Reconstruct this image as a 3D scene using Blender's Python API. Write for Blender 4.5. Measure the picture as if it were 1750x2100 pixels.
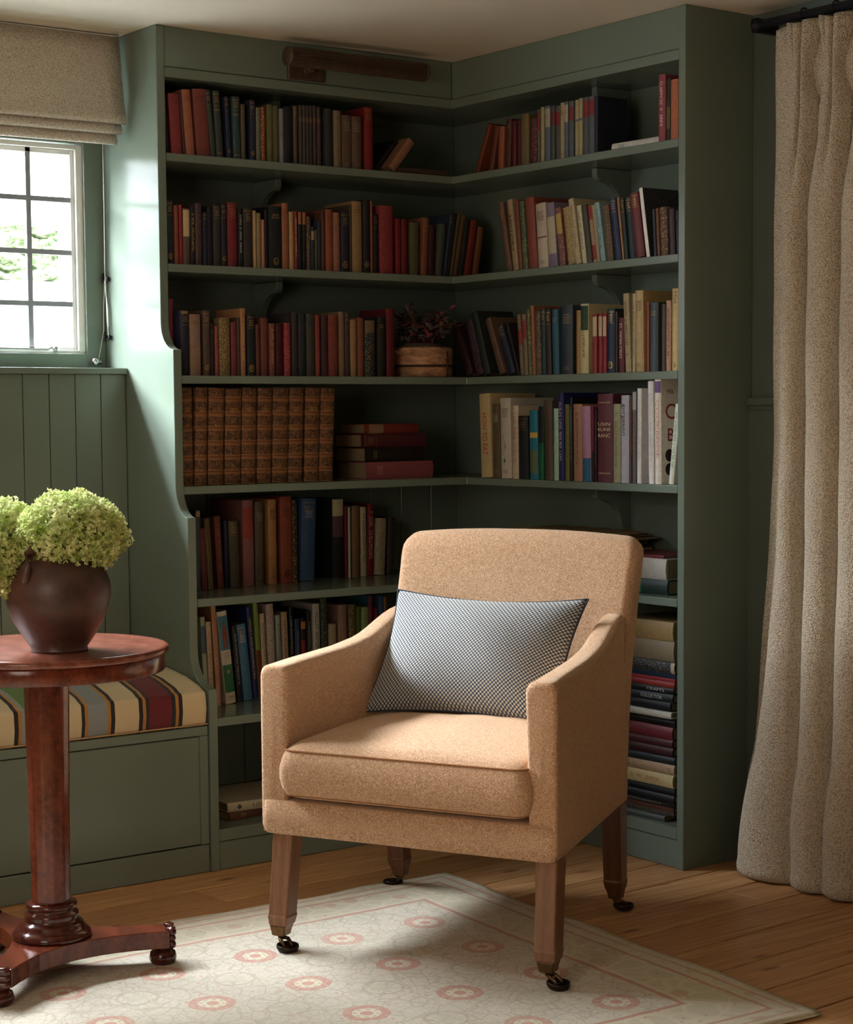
import bpy, bmesh, math, random
from mathutils import Vector, Matrix
random.seed(7)
for o in list(bpy.data.objects): bpy.data.objects.remove(o)
SC = bpy.context.scene
COL = SC.collection
PI = math.pi

# ------------------------------------------------------------------ camera
cam_data = bpy.data.cameras.new('camera')
cam = bpy.data.objects.new('camera', cam_data); COL.objects.link(cam)
cam_data.sensor_fit = 'HORIZONTAL'; cam_data.sensor_width = 36.0
cam_data.lens = 36.0 * 3900.03 / 1750.0
cam_data.shift_y = (1138.68 - 1050.0) / 1750.0
cam_data.clip_start = 0.05
_F = Vector((0.59270746, 0.80187112, -0.0755022)); _R = Vector((0.8038175, -0.59483145, -0.00727834)); _U = Vector((0.05074737, 0.05637606, 0.99711907))
cam.matrix_world = Matrix(((_R.x, _U.x, -_F.x, -3.83525), (_R.y, _U.y, -_F.y, -4.90735), (_R.z, _U.z, -_F.z, 1.25), (0, 0, 0, 1)))
SC.camera = cam

# ------------------------------------------------------------------ world, daylight, exposure
W = bpy.data.worlds.new('sky'); SC.world = W; W.use_nodes = True
bg = W.node_tree.nodes['Background']
bg.inputs[0].default_value = (0.86, 0.93, 1.0, 1); bg.inputs[1].default_value = 9.0

def area(name, loc, direction, sx, sy, power, color, portal=False, spread=PI):
    d = bpy.data.lights.new(name, 'AREA'); d.shape = 'RECTANGLE'; d.size = sx; d.size_y = sy
    d.energy = power; d.color = color; d.spread = spread
    o = bpy.data.objects.new(name, d); COL.objects.link(o); o.location = loc
    o.rotation_euler = Vector(direction).to_track_quat('-Z', 'Y').to_euler()
    if portal: d.cycles.is_portal = True
    return o
# the seen window is lit by the sky through a portal; an added fill lamp before the solid left wall lifts the room
area('window_portal', (-2.82, 0.20, 1.72), (0, -1, 0), 2.95, 0.62, 1, (1, 1, 1), portal=True)
# high sky over the yard, the part of the daylight that falls steeply through the leaded window
area('sky_over_yard', (-2.7, 1.75, 3.05), (0, -1.0, -0.82), 3.4, 1.3, 1750, (0.90, 0.95, 1.0))
area('left_fill_lamp', (-4.56, -3.0, 1.40), (1, 0.15, -0.03), 1.9, 1.3, 29, (1.0, 0.84, 0.68))  # added warm fill, no window stands here
SC.view_settings.view_transform = 'Standard'; SC.view_settings.look = 'None'
SC.view_settings.exposure = 0.50; SC.view_settings.gamma = 1.0; SC.view_settings.use_curve_mapping = False

# ------------------------------------------------------------------ materials
def srgb(h):
    if isinstance(h, str):
        h = h.lstrip('#'); c = [int(h[i:i+2], 16) / 255 for i in (0, 2, 4)]
    else: c = [v / 255 for v in h]
    return tuple([(v / 12.92 if v <= 0.04045 else ((v + 0.055) / 1.055) ** 2.4) for v in c]) + (1.0,)

def aged(h):
    c = [int(h[i:i+2], 16) for i in (0, 2, 4)]; m = 0.3 * c[0] + 0.59 * c[1] + 0.11 * c[2]
    return '%02x%02x%02x' % tuple(int(max(0, min(255, (m + (x - m) * 0.80) * 0.90))) for x in c)

class NT:
    """small helper around a node tree"""
    def __init__(s, name):
        s.m = bpy.data.materials.new(name); s.m.use_nodes = True
        s.t = s.m.node_tree; s.n = s.t.nodes; s.n.clear()
        s.out = s.n.new('ShaderNodeOutputMaterial'); s.b = s.n.new('ShaderNodeBsdfPrincipled')
        s.t.links.new(s.b.outputs[0], s.out.inputs[0])
    def lk(s, a, b): s.t.links.new(a, b)
    def val(s, inp, v):
        if hasattr(v, 'node'): s.lk(v, inp)
        else: inp.default_value = v
    def math(s, op, a, b=0.0, c=0.0, clamp=False):
        n = s.n.new('ShaderNodeMath'); n.operation = op; n.use_clamp = clamp
        s.val(n.inputs[0], a); s.val(n.inputs[1], b); s.val(n.inputs[2], c); return n.outputs[0]
    def vmath(s, op, a, b=(0, 0, 0), scale=1.0):
        n = s.n.new('ShaderNodeVectorMath'); n.operation = op
        s.val(n.inputs[0], a); s.val(n.inputs[1], b)
        if op == 'SCALE': s.val(n.inputs[3], scale)
        return n.outputs[1] if op in ('LENGTH', 'DISTANCE') else n.outputs[0]
    def coord(s, which='Object'): return s.n.new('ShaderNodeTexCoord').outputs[which]
    def mapping(s, v, scale=(1, 1, 1), rot=(0, 0, 0), loc=(0, 0, 0)):
        n = s.n.new('ShaderNodeMapping'); s.lk(v, n.inputs[0]); n.inputs[1].default_value = loc
        n.inputs[2].default_value = rot; n.inputs[3].default_value = scale; return n.outputs[0]
    def noise(s, v, scale, detail=3, rough=0.5, out=0, dist=0.0):
        n = s.n.new('ShaderNodeTexNoise'); s.lk(v, n.inputs['Vector']); n.inputs['Scale'].default_value = scale
        n.inputs['Detail'].default_value = detail; n.inputs['Roughness'].default_value = rough
        n.inputs['Distortion'].default_value = dist
        return n.outputs[out]
    def voro(s, v, scale, feature='F1', out='Distance', rnd=1.0):
        n = s.n.new('ShaderNodeTexVoronoi'); n.feature = feature; s.lk(v, n.inputs['Vector'])
        n.inputs['Scale'].default_value = scale; n.inputs['Randomness'].default_value = rnd; return n.outputs[out]
    def ramp(s, f, stops, interp='LINEAR'):
        n = s.n.new('ShaderNodeValToRGB'); s.lk(f, n.inputs[0]); cr = n.color_ramp; cr.interpolation = interp
        while len(cr.elements) < len(stops): cr.elements.new(0.5)
        for e, (p, c) in zip(cr.elements, stops):
            e.position = p; e.color = srgb(c) if isinstance(c, str) else (c, c, c, 1)
        return n.outputs[0]
    def mix(s, f, a, b, mode='MIX'):
        n = s.n.new('ShaderNodeMix'); n.data_type = 'RGBA'; n.blend_type = mode
        s.val(n.inputs['Factor'], f)
        s.val(n.inputs[6], srgb(a) if isinstance(a, str) else a); s.val(n.inputs[7], srgb(b) if isinstance(b, str) else b)
        return n.outputs[2]
    def bump(s, h, strength=0.3, dist=0.002):
        n = s.n.new('ShaderNodeBump'); n.inputs['Strength'].default_value = strength
        n.inputs['Distance'].default_value = dist; s.lk(h, n.inputs['Height']); s.lk(n.outputs[0], s.b.inputs['Normal'])
    def base(s, c): s.val(s.b.inputs['Base Color'], srgb(c) if isinstance(c, str) else c)
    def set(s, **k):
        for a, v in k.items(): s.val(s.b.inputs[a.replace('_', ' ')], v)
        return s

_cache = {}
def flat(hexc, rough=0.6, var=0.12, metal=0.0, name=None, spec=0.35, nscale=60):
    key = (hexc, rough, var, metal)
    if key in _cache: return _cache[key]
    t = NT(name or 'surface'); v = t.coord()
    n = t.noise(v, nscale, 4, 0.65)
    c = t.mix(t.ramp(n, [(0.3, 0.0), (0.75, 1.0)]), tuple([x * (1 - var) for x in srgb(hexc)[:3]] + [1]), tuple([min(1, x * (1 + var)) for x in srgb(hexc)[:3]] + [1]))
    t.base(c); t.set(Roughness=rough, Metallic=metal); t.b.inputs['Specular IOR Level'].default_value = spec
    _cache[key] = t.m; return t.m

def paint(name, hexc, rough=0.3, spec=0.5):
    t = NT(name); v = t.coord()
    big = t.noise(v, 2.5, 3, 0.5); fine = t.noise(t.mapping(v, (60, 60, 8)), 3, 4, 0.6)
    c = t.mix(t.ramp(big, [(0.35, 0.0), (0.7, 1.0)]), tuple([x * 0.95 for x in srgb(hexc)[:3]] + [1]), tuple([x * 1.04 for x in srgb(hexc)[:3]] + [1]))
    t.base(c); t.set(Roughness=rough); t.b.inputs['Specular IOR Level'].default_value = spec
    t.bump(fine, 0.06, 0.001)
    return t.m

M = {}
M['green'] = paint('sage_green_paint', '6f7c70', 0.20, 0.32)
M['green_dull'] = paint('sage_green_wall_paint', '5c6860', 0.5, 0.3)
M['white_paint'] = paint('white_gloss_paint', 'e6e6e2', 0.3)
t = NT('ceiling_plaster'); v = t.coord(); t.base(t.mix(t.noise(v, 1.2, 3), 'd6cfbe', 'e0dacb')); t.set(Roughness=0.9)
t.bump(t.noise(v, 2.2, 3), 0.5, 0.03); M['ceiling'] = t.m
M['plaster'] = flat('7a6c58', 0.9, 0.05, name='tan_plaster')
M['gilt'] = flat('c49a52', 0.35, 0.2, 0.7, name='gilt')
M['pages'] = flat('8e7c5e', 0.85, 0.15, name='book_pages', nscale=300)
M['iron'] = flat('2a2a2e', 0.5, 0.1, 0.6, name='dark_iron')
M['lead'] = flat('8e9098', 0.6, 0.1, 0.1, name='lead_bar')
M['silver'] = flat('c8c8c8', 0.25, 0.05, 1.0, name='chrome')
M['brass_dark'] = flat('6a5238', 0.38, 0.25, 0.9, name='aged_brass')
M['cord'] = flat('e8e6de', 0.8, 0.03, name='white_cord')
M['black'] = flat('121214', 0.4, 0.1, name='black_enamel')

# polished mahogany
def wood(name, dark, light, scale=(1, 1, 1), rough=0.25, freq=8, dirn='Z'):
    t = NT(name); v = t.coord()
    m = t.mapping(v, scale)
    w = t.n.new('ShaderNodeTexWave'); w.bands_direction = 'X'; t.lk(m, w.inputs[0]); w.inputs['Scale'].default_value = freq
    w.inputs['Distortion'].default_value = 7; w.inputs['Detail'].default_value = 3; w.inputs['Detail Scale'].default_value = 1.6
    n = t.noise(m, 25, 5, 0.7); f = t.math('ADD', t.math('MULTIPLY', w.outputs['Fac'], 0.18), t.math('MULTIPLY', n, 0.8))
    t.base(t.ramp(f, [(0.25, dark), (0.8, light)])); t.set(Roughness=rough)
    t.bump(n, 0.08, 0.001)
    return t.m
M['mahogany'] = wood('polished_mahogany', '421810', '7c3c26', (3, 3, 3), 0.18, 1.2)
M['mahogany_top'] = wood('figured_mahogany_top', '5a2a1e', '945640', (3, 9, 4), 0.2, 1.6)
M['mahogany_dark'] = wood('dark_turned_mahogany', '2e120c', '582418', (4, 4, 4), 0.16, 3)
M['leg_wood'] = wood('weathered_oak_leg', '6a452c', '8a6244', (8, 8, 0.8), 0.42, 1.5)
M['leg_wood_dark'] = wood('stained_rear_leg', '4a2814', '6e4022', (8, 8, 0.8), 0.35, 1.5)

# wool on the armchair
t = NT('camel_wool'); v = t.coord()
n1 = t.noise(v, 420, 3, 0.7); n2 = t.noise(v, 90, 3, 0.6); n3 = t.noise(v, 9, 2)
c = t.mix(t.ramp(n1, [(0.40, 0.0), (0.62, 1.0)]), '94694a', 'dcbc9c')
c = t.mix(t.math('MULTIPLY', t.ramp(n2, [(0.45, 0.0), (0.7, 1.0)]), 0.35), c, '9c7250')
c = t.mix(t.math('MULTIPLY', n3, 0.25), c, 'd0ac8a')
t.base(c); t.set(Roughness=0.95, Sheen_Weight=0.45, Sheen_Roughness=0.5); t.b.inputs['Sheen Tint'].default_value = srgb('f0d8bc')
t.b.inputs['Specular IOR Level'].default_value = 0.1
t.bump(t.math('ADD', n1, t.math('MULTIPLY', n2, 1.5)), 0.55, 0.0018); M['wool'] = t.m
M['stitch'] = flat('9a6a44', 0.9, 0.1, name='camel_piping')

# woven cushion: tiny navy and cream checks
t = NT('basket_weave_cloth'); uv = t.coord('UV')
ck = t.n.new('ShaderNodeTexChecker'); t.lk(t.mapping(uv, (1, 1, 1), (0, 0, 0.0)), ck.inputs[0]); ck.inputs['Scale'].default_value = 92
sep = t.n.new('ShaderNodeSeparateXYZ'); t.lk(uv, sep.inputs[0])
fx = t.math('SINE', t.math('MULTIPLY', sep.outputs[0], 2 * PI * 46)); fy = t.math('SINE', t.math('MULTIPLY', sep.outputs[1], 2 * PI * 46))
f = t.math('MULTIPLY', fx, fy)
nn = t.noise(uv, 14, 3)
cream = t.mix(nn, 'b8b6a6', 'cac8bc'); navy = t.mix(t.noise(uv, 40, 2), '28364a', '3c4c60')
t.base(t.mix(t.ramp(t.math('ADD', t.math('MULTIPLY', f, 0.5), 0.5), [(0.49, 0.0), (0.60, 1.0)]), navy, cream)); t.set(Roughness=0.9, Sheen_Weight=0.2)
f2 = t.math('ABSOLUTE', f); t.bump(f2, 0.4, 0.0012); M['weave'] = t.m

# boucle for blind and curtain
def boucle(name, a, b, scale=230, strength=0.9, dist=0.004):
    t = NT(name); v = t.coord()
    vo = t.voro(v, scale); n = t.noise(v, scale * 0.55, 3, 0.7); n2 = t.noise(v, 3, 2)
    c = t.mix(t.ramp(vo, [(0.15, 1.0), (0.75, 0.0)]), a, b)
    c = t.mix(t.math('MULTIPLY', t.ramp(n, [(0.5, 0.0), (0.72, 1.0)]), 0.45), c, a)
    t.base(c); t.set(Roughness=1.0, Sheen_Weight=0.25); t.b.inputs['Specular IOR Level'].default_value = 0.05
    t.bump(t.math('ADD', t.math('SUBTRACT', 1.0, vo), n), strength, dist)
    return t.m
M['curtain'] = boucle('oatmeal_boucle', 'a89880', 'e2d8c4', 280, 0.9, 0.004)
M['blind'] = boucle('greige_boucle', 'a89e8e', 'e0d8ca', 330, 0.6, 0.002)

# wool rug, uv in metres from the far right corner
t = NT('faded_persian_rug'); uv = t.coord('UV')
wob = t.vmath('SCALE', t.vmath('SUBTRACT', t.noise(uv, 14, 2, out=1), (0.5, 0.5, 0.5)), scale=0.010)
p = t.vmath('ADD', uv, wob)
sp = t.n.new('ShaderNodeSeparateXYZ'); t.lk(p, sp.inputs[0]); U_, V_ = sp.outputs[0], sp.outputs[1]
def cell(x, off, size):
    a = t.math('DIVIDE', t.math('SUBTRACT', x, off), size)
    return t.math('MULTIPLY', t.math('SUBTRACT', t.math('FRACT', t.math('ADD', a, 0.5)), 0.5), size)
def band(x, c, w):
    return t.math('LESS_THAN', t.math('ABSOLUTE', t.math('SUBTRACT', x, c)), w)
cu, cv = cell(U_, 0.316, 0.237), cell(V_, 0.377, 0.25)
r1 = t.math('SQRT', t.math('ADD', t.math('MULTIPLY', cu, cu), t.math('MULTIPLY', cv, cv)))
ring = band(r1, 0.041, 0.0105); dot = t.math('LESS_THAN', r1, 0.014)
ang = t.math('ARCTAN2', cv, cu); petal = t.math('MULTIPLY', band(r1, 0.024, 0.004), t.math('GREATER_THAN', t.math('SINE', t.math('MULTIPLY', ang, 8)), 0.0))
cu2, cv2 = cell(U_, 0.316 + 0.1185, 0.237), cell(V_, 0.377 + 0.125, 0.25)
r2 = t.math('SQRT', t.math('ADD', t.math('MULTIPLY', cu2, cu2), t.math('MULTIPLY', cv2, cv2)))
ring2 = band(r2, 0.045, 0.0035); petal2 = t.math('LESS_THAN', r2, t.math('ADD', 0.026, t.math('MULTIPLY', t.math('SINE', t.math('MULTIPLY', t.math('ARCTAN2', cv2, cu2), 6)), 0.006)))
ve = t.voro(p, 22, 'DISTANCE_TO_EDGE'); vine = t.math('LESS_THAN', ve, 0.045)
ve2 = t.voro(p, 60, 'DISTANCE_TO_EDGE'); vine2 = t.math('LESS_THAN', ve2, 0.05)
spk = t.math('GREATER_THAN', t.noise(uv, 90, 2), 0.66); leaf = t.math('LESS_THAN', t.voro(p, 30), 0.13)
basec = t.mix(t.noise(uv, 7, 3), 'c4beb0', 'd2ccc0')
col = t.mix(t.math('MULTIPLY', vine2, 0.5), basec, 'a8a28c')
col = t.mix(t.math('MULTIPLY', vine, 0.5), col, 'a49e8a')
col = t.mix(t.math('MULTIPLY', leaf, 0.8), col, 'bc8a7c'); col = t.mix(t.math('MULTIPLY', t.math('LESS_THAN', t.voro(t.vmath('ADD', p, (3.3, 1.7, 0)), 26), 0.16), 0.6), col, 'a0a298')
col = t.mix(t.math('MULTIPLY', petal2, 0.55), col, 'b8b8a4')
col = t.mix(t.math('MULTIPLY', ring2, 0.55), col, 'a09a88')
col = t.mix(t.math('LESS_THAN', r1, 0.050), col, 'd8d0bc')
col = t.mix(t.math('MULTIPLY', ring, t.ramp(t.noise(uv, 120, 2), [(0.3, 0.55), (0.6, 0.95)])), col, 'b67e74'); col = t.mix(t.math('MULTIPLY', dot, 0.8), col, 'bc7c70'); col = t.mix(t.math('MULTIPLY', petal, 0.6), col, '9aa08c')
# border
dmin = t.math('MINIMUM', U_, V_)
dmin = t.math('MINIMUM', dmin, t.math('SUBTRACT', 1.42, V_))
bu = t.math('LESS_THAN', dmin, 0.215)
bv = t.voro(p, 16, 'DISTANCE_TO_EDGE'); bl = t.math('LESS_THAN', bv, 0.07)
bc = t.mix(t.noise(uv, 9, 3), 'b4af98', 'c4bda6'); bc = t.mix(t.math('MULTIPLY', bl, 0.6), bc, 'd2c8b0')
bc = t.mix(t.math('MULTIPLY', leaf, 0.8), bc, 'b47468'); bc = t.mix(t.math('MULTIPLY', t.math('LESS_THAN', t.voro(p, 8), 0.16), 0.5), bc, 'b07a6c')
for cc, ww, hx in ((0.205, 0.006, 'b07064'), (0.190, 0.004, 'cfc6b0'), (0.075, 0.005, 'b07064'), (0.060, 0.006, 'c8bfa8'), (0.035, 0.004, 'b47a6c')):
    bc = t.mix(t.math('MULTIPLY', band(dmin, cc, ww), 0.8), bc, hx)
bc = t.mix(t.math('LESS_THAN', dmin, 0.016), bc, 'd4cab0')
col = t.mix(bu, col, bc)
col = t.mix(t.math('MULTIPLY', spk, 0.4), col, 'b08c7e')
col = t.mix(t.math('MULTIPLY', t.ramp(t.noise(uv, 2.0, 3), [(0.4, 0.0), (0.7, 1.0)]), 0.25), col, 'bcb49c')
col = t.mix(t.math('MULTIPLY', t.noise(uv, 260, 2), 0.35), col, 'cfc7b4'); t.base(col); t.set(Roughness=1.0); t.b.inputs['Specular IOR Level'].default_value = 0.05
t.bump(t.noise(uv, 400, 2), 0.4, 0.002); M['rug'] = t.m
M['fringe'] = flat('d8d0bc', 0.95, 0.1, name='rug_selvedge')

# pine floorboards
t = NT('pine_boards'); v = t.coord(); at = t.n.new('ShaderNodeAttribute'); at.attribute_name = 'tone'
off = t.vmath('SCALE', at.outputs['Color'], scale=37.0); pv = t.vmath('ADD', v, off)
g = t.noise(t.mapping(pv, (0.9, 34, 1)), 2.6, 6, 0.7, dist=0.8); g2 = t.noise(t.mapping(pv, (2.5, 120, 1)), 4, 3, 0.6)
kv = t.voro(t.mapping(pv, (2.2, 6.5, 1)), 1.6); knot = t.ramp(kv, [(0.05, 1.0), (0.13, 0.0)])
f = t.math('ADD', t.math('MULTIPLY', g, 0.8), t.math('MULTIPLY', g2, 0.25))
c = t.ramp(f, [(0.32, '7a4e2c'), (0.47, 'b48252'), (0.68, 'dab282')])
c = t.mix(t.math('MULTIPLY', knot, 0.8), c, '4a2210')
sx = t.n.new('ShaderNodeSeparateColor'); t.lk(at.outputs['Color'], sx.inputs[0])
c = t.mix(t.math('MULTIPLY', sx.outputs[0], 0.40), c, '8e5e3a')
t.base(c); t.set(Roughness=t.ramp(g2, [(0.2, 0.34), (0.8, 0.5)])); t.b.inputs['Specular IOR Level'].default_value = 0.4
t.bump(f, 0.2, 0.002); M['floor'] = t.m

# striped seat cushion (x across the bench in metres)
t = NT('striped_ticking'); v = t.coord('UV'); sp = t.n.new('ShaderNodeSeparateXYZ'); t.lk(v, sp.inputs[0])
edges = [(0.0, 'd2c09a'), (0.081, '1c1c20'), (0.092, 'b07c3a'), (0.103, '24262c'), (0.113, '6a1a26'), (0.181, '24282e'), (0.191, 'b07c3a'), (0.200, '1c1c20'), (0.213, 'd2c09a'),
         (0.282, '1c1c20'), (0.293, 'b07c3a'), (0.303, '8a9294'), (0.359, 'b07c3a'), (0.368, '1c1c20'), (0.379, 'd2c09a'), (0.445, '1c1c20'), (0.456, 'b07c3a'), (0.466, '5c7c3e'), (0.534, '8a9294'), (0.544, 'b07c3a'), (0.555, '1c1c20'), (0.566, 'd2c09a')]
per = 0.60
fr = t.math('FRACT', t.math('DIVIDE', sp.outputs[0], per))
c = t.ramp(fr, [(e / per, h) for e, h in edges], 'CONSTANT')
wv = t.noise(t.mapping(t.coord(), (1, 1, 1)), 500, 2, 0.6)
c = t.mix(t.math('MULTIPLY', wv, 0.10), c, '6a6258')
t.base(c); t.set(Roughness=0.9, Sheen_Weight=0.15); t.bump(wv, 0.3, 0.001); M['ticking'] = t.m

# dark earthenware
t = NT('dark_earthenware'); v = t.coord(); n = t.noise(v, 9, 4, 0.6); n2 = t.noise(v, 120, 2)
c = t.mix(t.ramp(n, [(0.35, 0.0), (0.65, 1.0)]), '2c2220', '56342c'); c = t.mix(t.math('MULTIPLY', n2, 0.25), c, '6a5248')
t.base(c); t.set(Roughness=0.42); t.bump(n2, 0.12, 0.002); M['pot'] = t.m
# bloom and foliage
t = NT('lime_hydrangea_petal'); oi = t.coord(); n = t.noise(oi, 30, 2); c = t.mix(t.ramp(n, [(0.3, 0.0), (0.7, 1.0)]), '9cb64e', 'ecebb4')
c = t.mix(t.ramp(t.noise(oi, 9, 2), [(0.5, 0.0), (0.75, 1.0)]), c, 'd6d890'); t.base(c); t.set(Roughness=0.7); tl = t.n.new('ShaderNodeBsdfTranslucent'); t.lk(c, tl.inputs[0]); mx = t.n.new('ShaderNodeMixShader'); mx.inputs[0].default_value = 0.38; t.lk(t.b.outputs[0], mx.inputs[1]); t.lk(tl.outputs[0], mx.inputs[2]); t.lk(mx.outputs[0], t.out.inputs[0]); M['petal'] = t.m
M['stem'] = flat('5a6a2a', 0.6, name='green_stem')
M['leaf_dark'] = flat('5a524a', 0.5, 0.4, name='dark_purple_leaf', nscale=30)
M['leaf_red'] = flat('8a4a4c', 0.5, 0.3, name='reddish_leaf', nscale=30)
M['soil'] = flat('5a5040', 0.95, 0.4, name='moss', nscale=90)
t = NT('pale_birch_bark'); v = t.coord(); n = t.noise(t.mapping(v, (1, 1, 3)), 22, 5, 0.7); t.base(t.ramp(n, [(0.3, '6a4632'), (0.6, 'b88a66'), (0.85, 'd8b894')])); t.set(Roughness=0.8); t.bump(n, 0.3, 0.003); M['bark'] = t.m
M['band'] = flat('3a2418', 0.8, name='dark_willow_band')
M['bronze'] = flat('5e4c40', 0.42, 0.2, 0.4, name='aged_bronze')
# window glass: clear pane with a faint mirror
t = NT('window_glass'); t.n.remove(t.b); tr = t.n.new('ShaderNodeBsdfTransparent'); gl = t.n.new('ShaderNodeBsdfGlossy'); gl.inputs['Roughness'].default_value = 0.02
mx = t.n.new('ShaderNodeMixShader'); mx.inputs[0].default_value = 0.06; t.lk(tr.outputs[0], mx.inputs[1]); t.lk(gl.outputs[0], mx.inputs[2]); t.lk(mx.outputs[0], t.out.inputs[0]); M['glass'] = t.m
t = NT('hedge_leaves'); v = t.coord(); t.base(t.ramp(t.noise(v, 26, 4, 0.7), [(0.38, '46583a'), (0.5, '7c8c62'), (0.6, 'bcc0a8')])); t.set(Roughness=0.8); M['hedge'] = t.m
M['render_white'] = flat('e8e6e0', 0.9, 0.04, name='white_render')
M['gravel'] = flat('d8d4cc', 0.95, 0.15, name='pale_gravel')

# ------------------------------------------------------------------ mesh helpers
def link(name, me, mat, parent=None, smooth=False, loc=(0, 0, 0), rot=(0, 0, 0)):
    o = bpy.data.objects.new(name, me); COL.objects.link(o)
    if mat and not me.materials: me.materials.append(mat)
    if parent: o.parent = parent
    o.location = loc; o.rotation_euler = rot
    if smooth:
        for p in me.polygons: p.use_smooth = True
    return o
def obj(name, bm, mat, parent=None, smooth=False, loc=(0, 0, 0), rot=(0, 0, 0), keep=False):
    if not keep: bmesh.ops.recalc_face_normals(bm, faces=bm.faces)
    me = bpy.data.meshes.new(name); bm.to_mesh(me); bm.free()
    return link(name, me, mat, parent, smooth, loc, rot)
def tag(o, label, cat, group=None, kind=None):
    o['label'] = label; o['category'] = cat
    if group: o['group'] = group
    if kind: o['kind'] = kind
    return o
def struct(o): o['kind'] = 'structure'; return o
def thing(name, label, cat, loc=(0, 0, 0), rotz=0, group=None):
    o = bpy.data.objects.new(name, None); COL.objects.link(o); o.location = loc; o.rotation_euler = (0, 0, rotz)
    o.empty_display_size = 0.05
    return tag(o, label, cat, group)
def box(bm, x0, x1, y0, y1, z0, z1, mtx=None):
    vs = [bm.verts.new((x, y, z)) for z in (z0, z1) for y in (y0, y1) for x in (x0, x1)]
    if mtx:
        for q in vs: q.co = mtx @ q.co
    for f in ((0, 2, 3, 1), (4, 5, 7, 6), (0, 1, 5, 4), (1, 3, 7, 5), (3, 2, 6, 7), (2, 0, 4, 6)):
        bm.faces.new([vs[i] for i in f])
    return vs
def prism(bm, poly, z0, z1, axis='z'):
    """extrude a 2D polygon; axis tells which axis the depth runs along"""
    def P(a, b, c):
        return {'z': (a, b, c), 'x': (c, a, b), 'y': (a, c, b)}[axis]
    lo = [bm.verts.new(P(a, b, z0)) for a, b in poly]; hi = [bm.verts.new(P(a, b, z1)) for a, b in poly]
    n = len(poly)
    bm.faces.new(lo[::-1]); bm.faces.new(hi)
    for i in range(n): bm.faces.new([lo[i], lo[(i + 1) % n], hi[(i + 1) % n], hi[i]])
def lathe(bm, prof, n=32, cx=0, cy=0, mtx=None, caps=True):
    rings = []
    for r, z in prof:
        rg = []
        for i in range(n):
            a = 2 * PI * i / n; q = Vector((cx + r * math.cos(a), cy + r * math.sin(a), z))
            rg.append(bm.verts.new(mtx @ q if mtx else q))
        rings.append(rg)
    for a, b in zip(rings, rings[1:]):
        for i in range(n): bm.faces.new([a[i], a[(i + 1) % n], b[(i + 1) % n], b[i]])
    if caps: bm.faces.new(rings[0][::-1]); bm.faces.new(rings[-1])
def tube(bm, pts, r, n=8, closed=False):
    pts = [Vector(p) for p in pts]; rings = []
    rr = r if isinstance(r, (list, tuple)) else [r] * len(pts)
    for i, p in enumerate(pts):
        d = (pts[min(i + 1, len(pts) - 1)] - pts[max(i - 1, 0)]).normalized()
        up = Vector((0, 0, 1)) if abs(d.z) < 0.9 else Vector((1, 0, 0))
        a = d.cross(up).normalized(); b = d.cross(a).normalized()
        rings.append([bm.verts.new(p + (a * math.cos(2 * PI * k / n) + b * math.sin(2 * PI * k / n)) * rr[i]) for k in range(n)])
    for a, b in zip(rings, rings[1:]):
        for i in range(n): bm.faces.new([a[i], a[(i + 1) % n], b[(i + 1) % n], b[i]])
    bm.faces.new(rings[0][::-1]); bm.faces.new(rings[-1])
def bevel(o, w=0.002, seg=2, ang=0.6):
    m = o.modifiers.new('bevel', 'BEVEL'); m.width = w; m.segments = seg; m.limit_method = 'ANGLE'; m.angle_limit = ang
    return o
def subsurf(o, lv=2):
    m = o.modifiers.new('subdivision', 'SUBSURF'); m.levels = lv; m.render_levels = lv
    for p in o.data.polygons: p.use_smooth = True
    return o
def loft(bm, rings, close_ends=True):
    vr = [[bm.verts.new(p) for p in r] for r in rings]; n = len(vr[0])
    for a, b in zip(vr, vr[1:]):
        for i in range(n): bm.faces.new([a[i], a[(i + 1) % n], b[(i + 1) % n], b[i]])
    if close_ends: bm.faces.new(vr[0][::-1]); bm.faces.new(vr[-1])
    return vr
def sup(cx, cy, hx, hy, k=4, n=24, rot=0.0):
    """rounded rectangle as a superellipse outline"""
    out = []
    for i in range(n):
        a = 2 * PI * i / n + rot; c, s = math.cos(a), math.sin(a)
        out.append((cx + hx * math.copysign(abs(c) ** (2 / k), c), cy + hy * math.copysign(abs(s) ** (2 / k), s)))
    return out

# ================================================================== the room
H = 2.311; L_ = 1.2485; R_ = 1.202; D2 = 0.255; BK = 0.10
def grooved(name, x0, x1, z0, z1, yf, mat, pitch, start, parent=None):
    """tongue and groove boards facing -y, front face at yf"""
    bm = bmesh.new(); box(bm, x0, x1, yf + 0.006, yf + 0.02, z0, z1)
    x = start
    while x > x0: x -= pitch
    while x < x1:
        a, b = max(x + 0.0011, x0), min(x + pitch - 0.0011, x1)
        if b - a > 0.004: box(bm, a, b, yf, yf + 0.008, z0, z1)
        x += pitch
    return bevel(obj(name, bm, mat, parent), 0.0015, 1)

# floor: one mesh of individual pine boards, each with its own tone
bm = bmesh.new(); lay = bm.loops.layers.float_color.new('tone')
rot = Matrix.Rotation(math.radians(4.0), 4, 'Z')
rnd = random.Random(3)
k0 = -1.455
for k in range(-40, 14):
    yy = k0 + 0.035 + k * 0.155
    x = -5.4 + rnd.uniform(0, 1.5)
    cuts = [-5.6]
    while x < 0.6: cuts.append(x); x += rnd.uniform(2.2, 3.6)
    cuts.append(0.7)
    for a, b in zip(cuts, cuts[1:]):
        if b - a < 0.02: continue
        n0 = len(bm.faces); box(bm, a + 0.0008, b - 0.0008, yy + 0.0028, yy + 0.1522, -0.0115, 0.0, rot); bm.faces.ensure_lookup_table()
        tn = rnd.random()
        for f in bm.faces[n0:]:
            for lp in f.loops: lp[lay] = (tn, rnd.random() * 0 + tn * 0.73, 1 - tn, 1)
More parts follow.
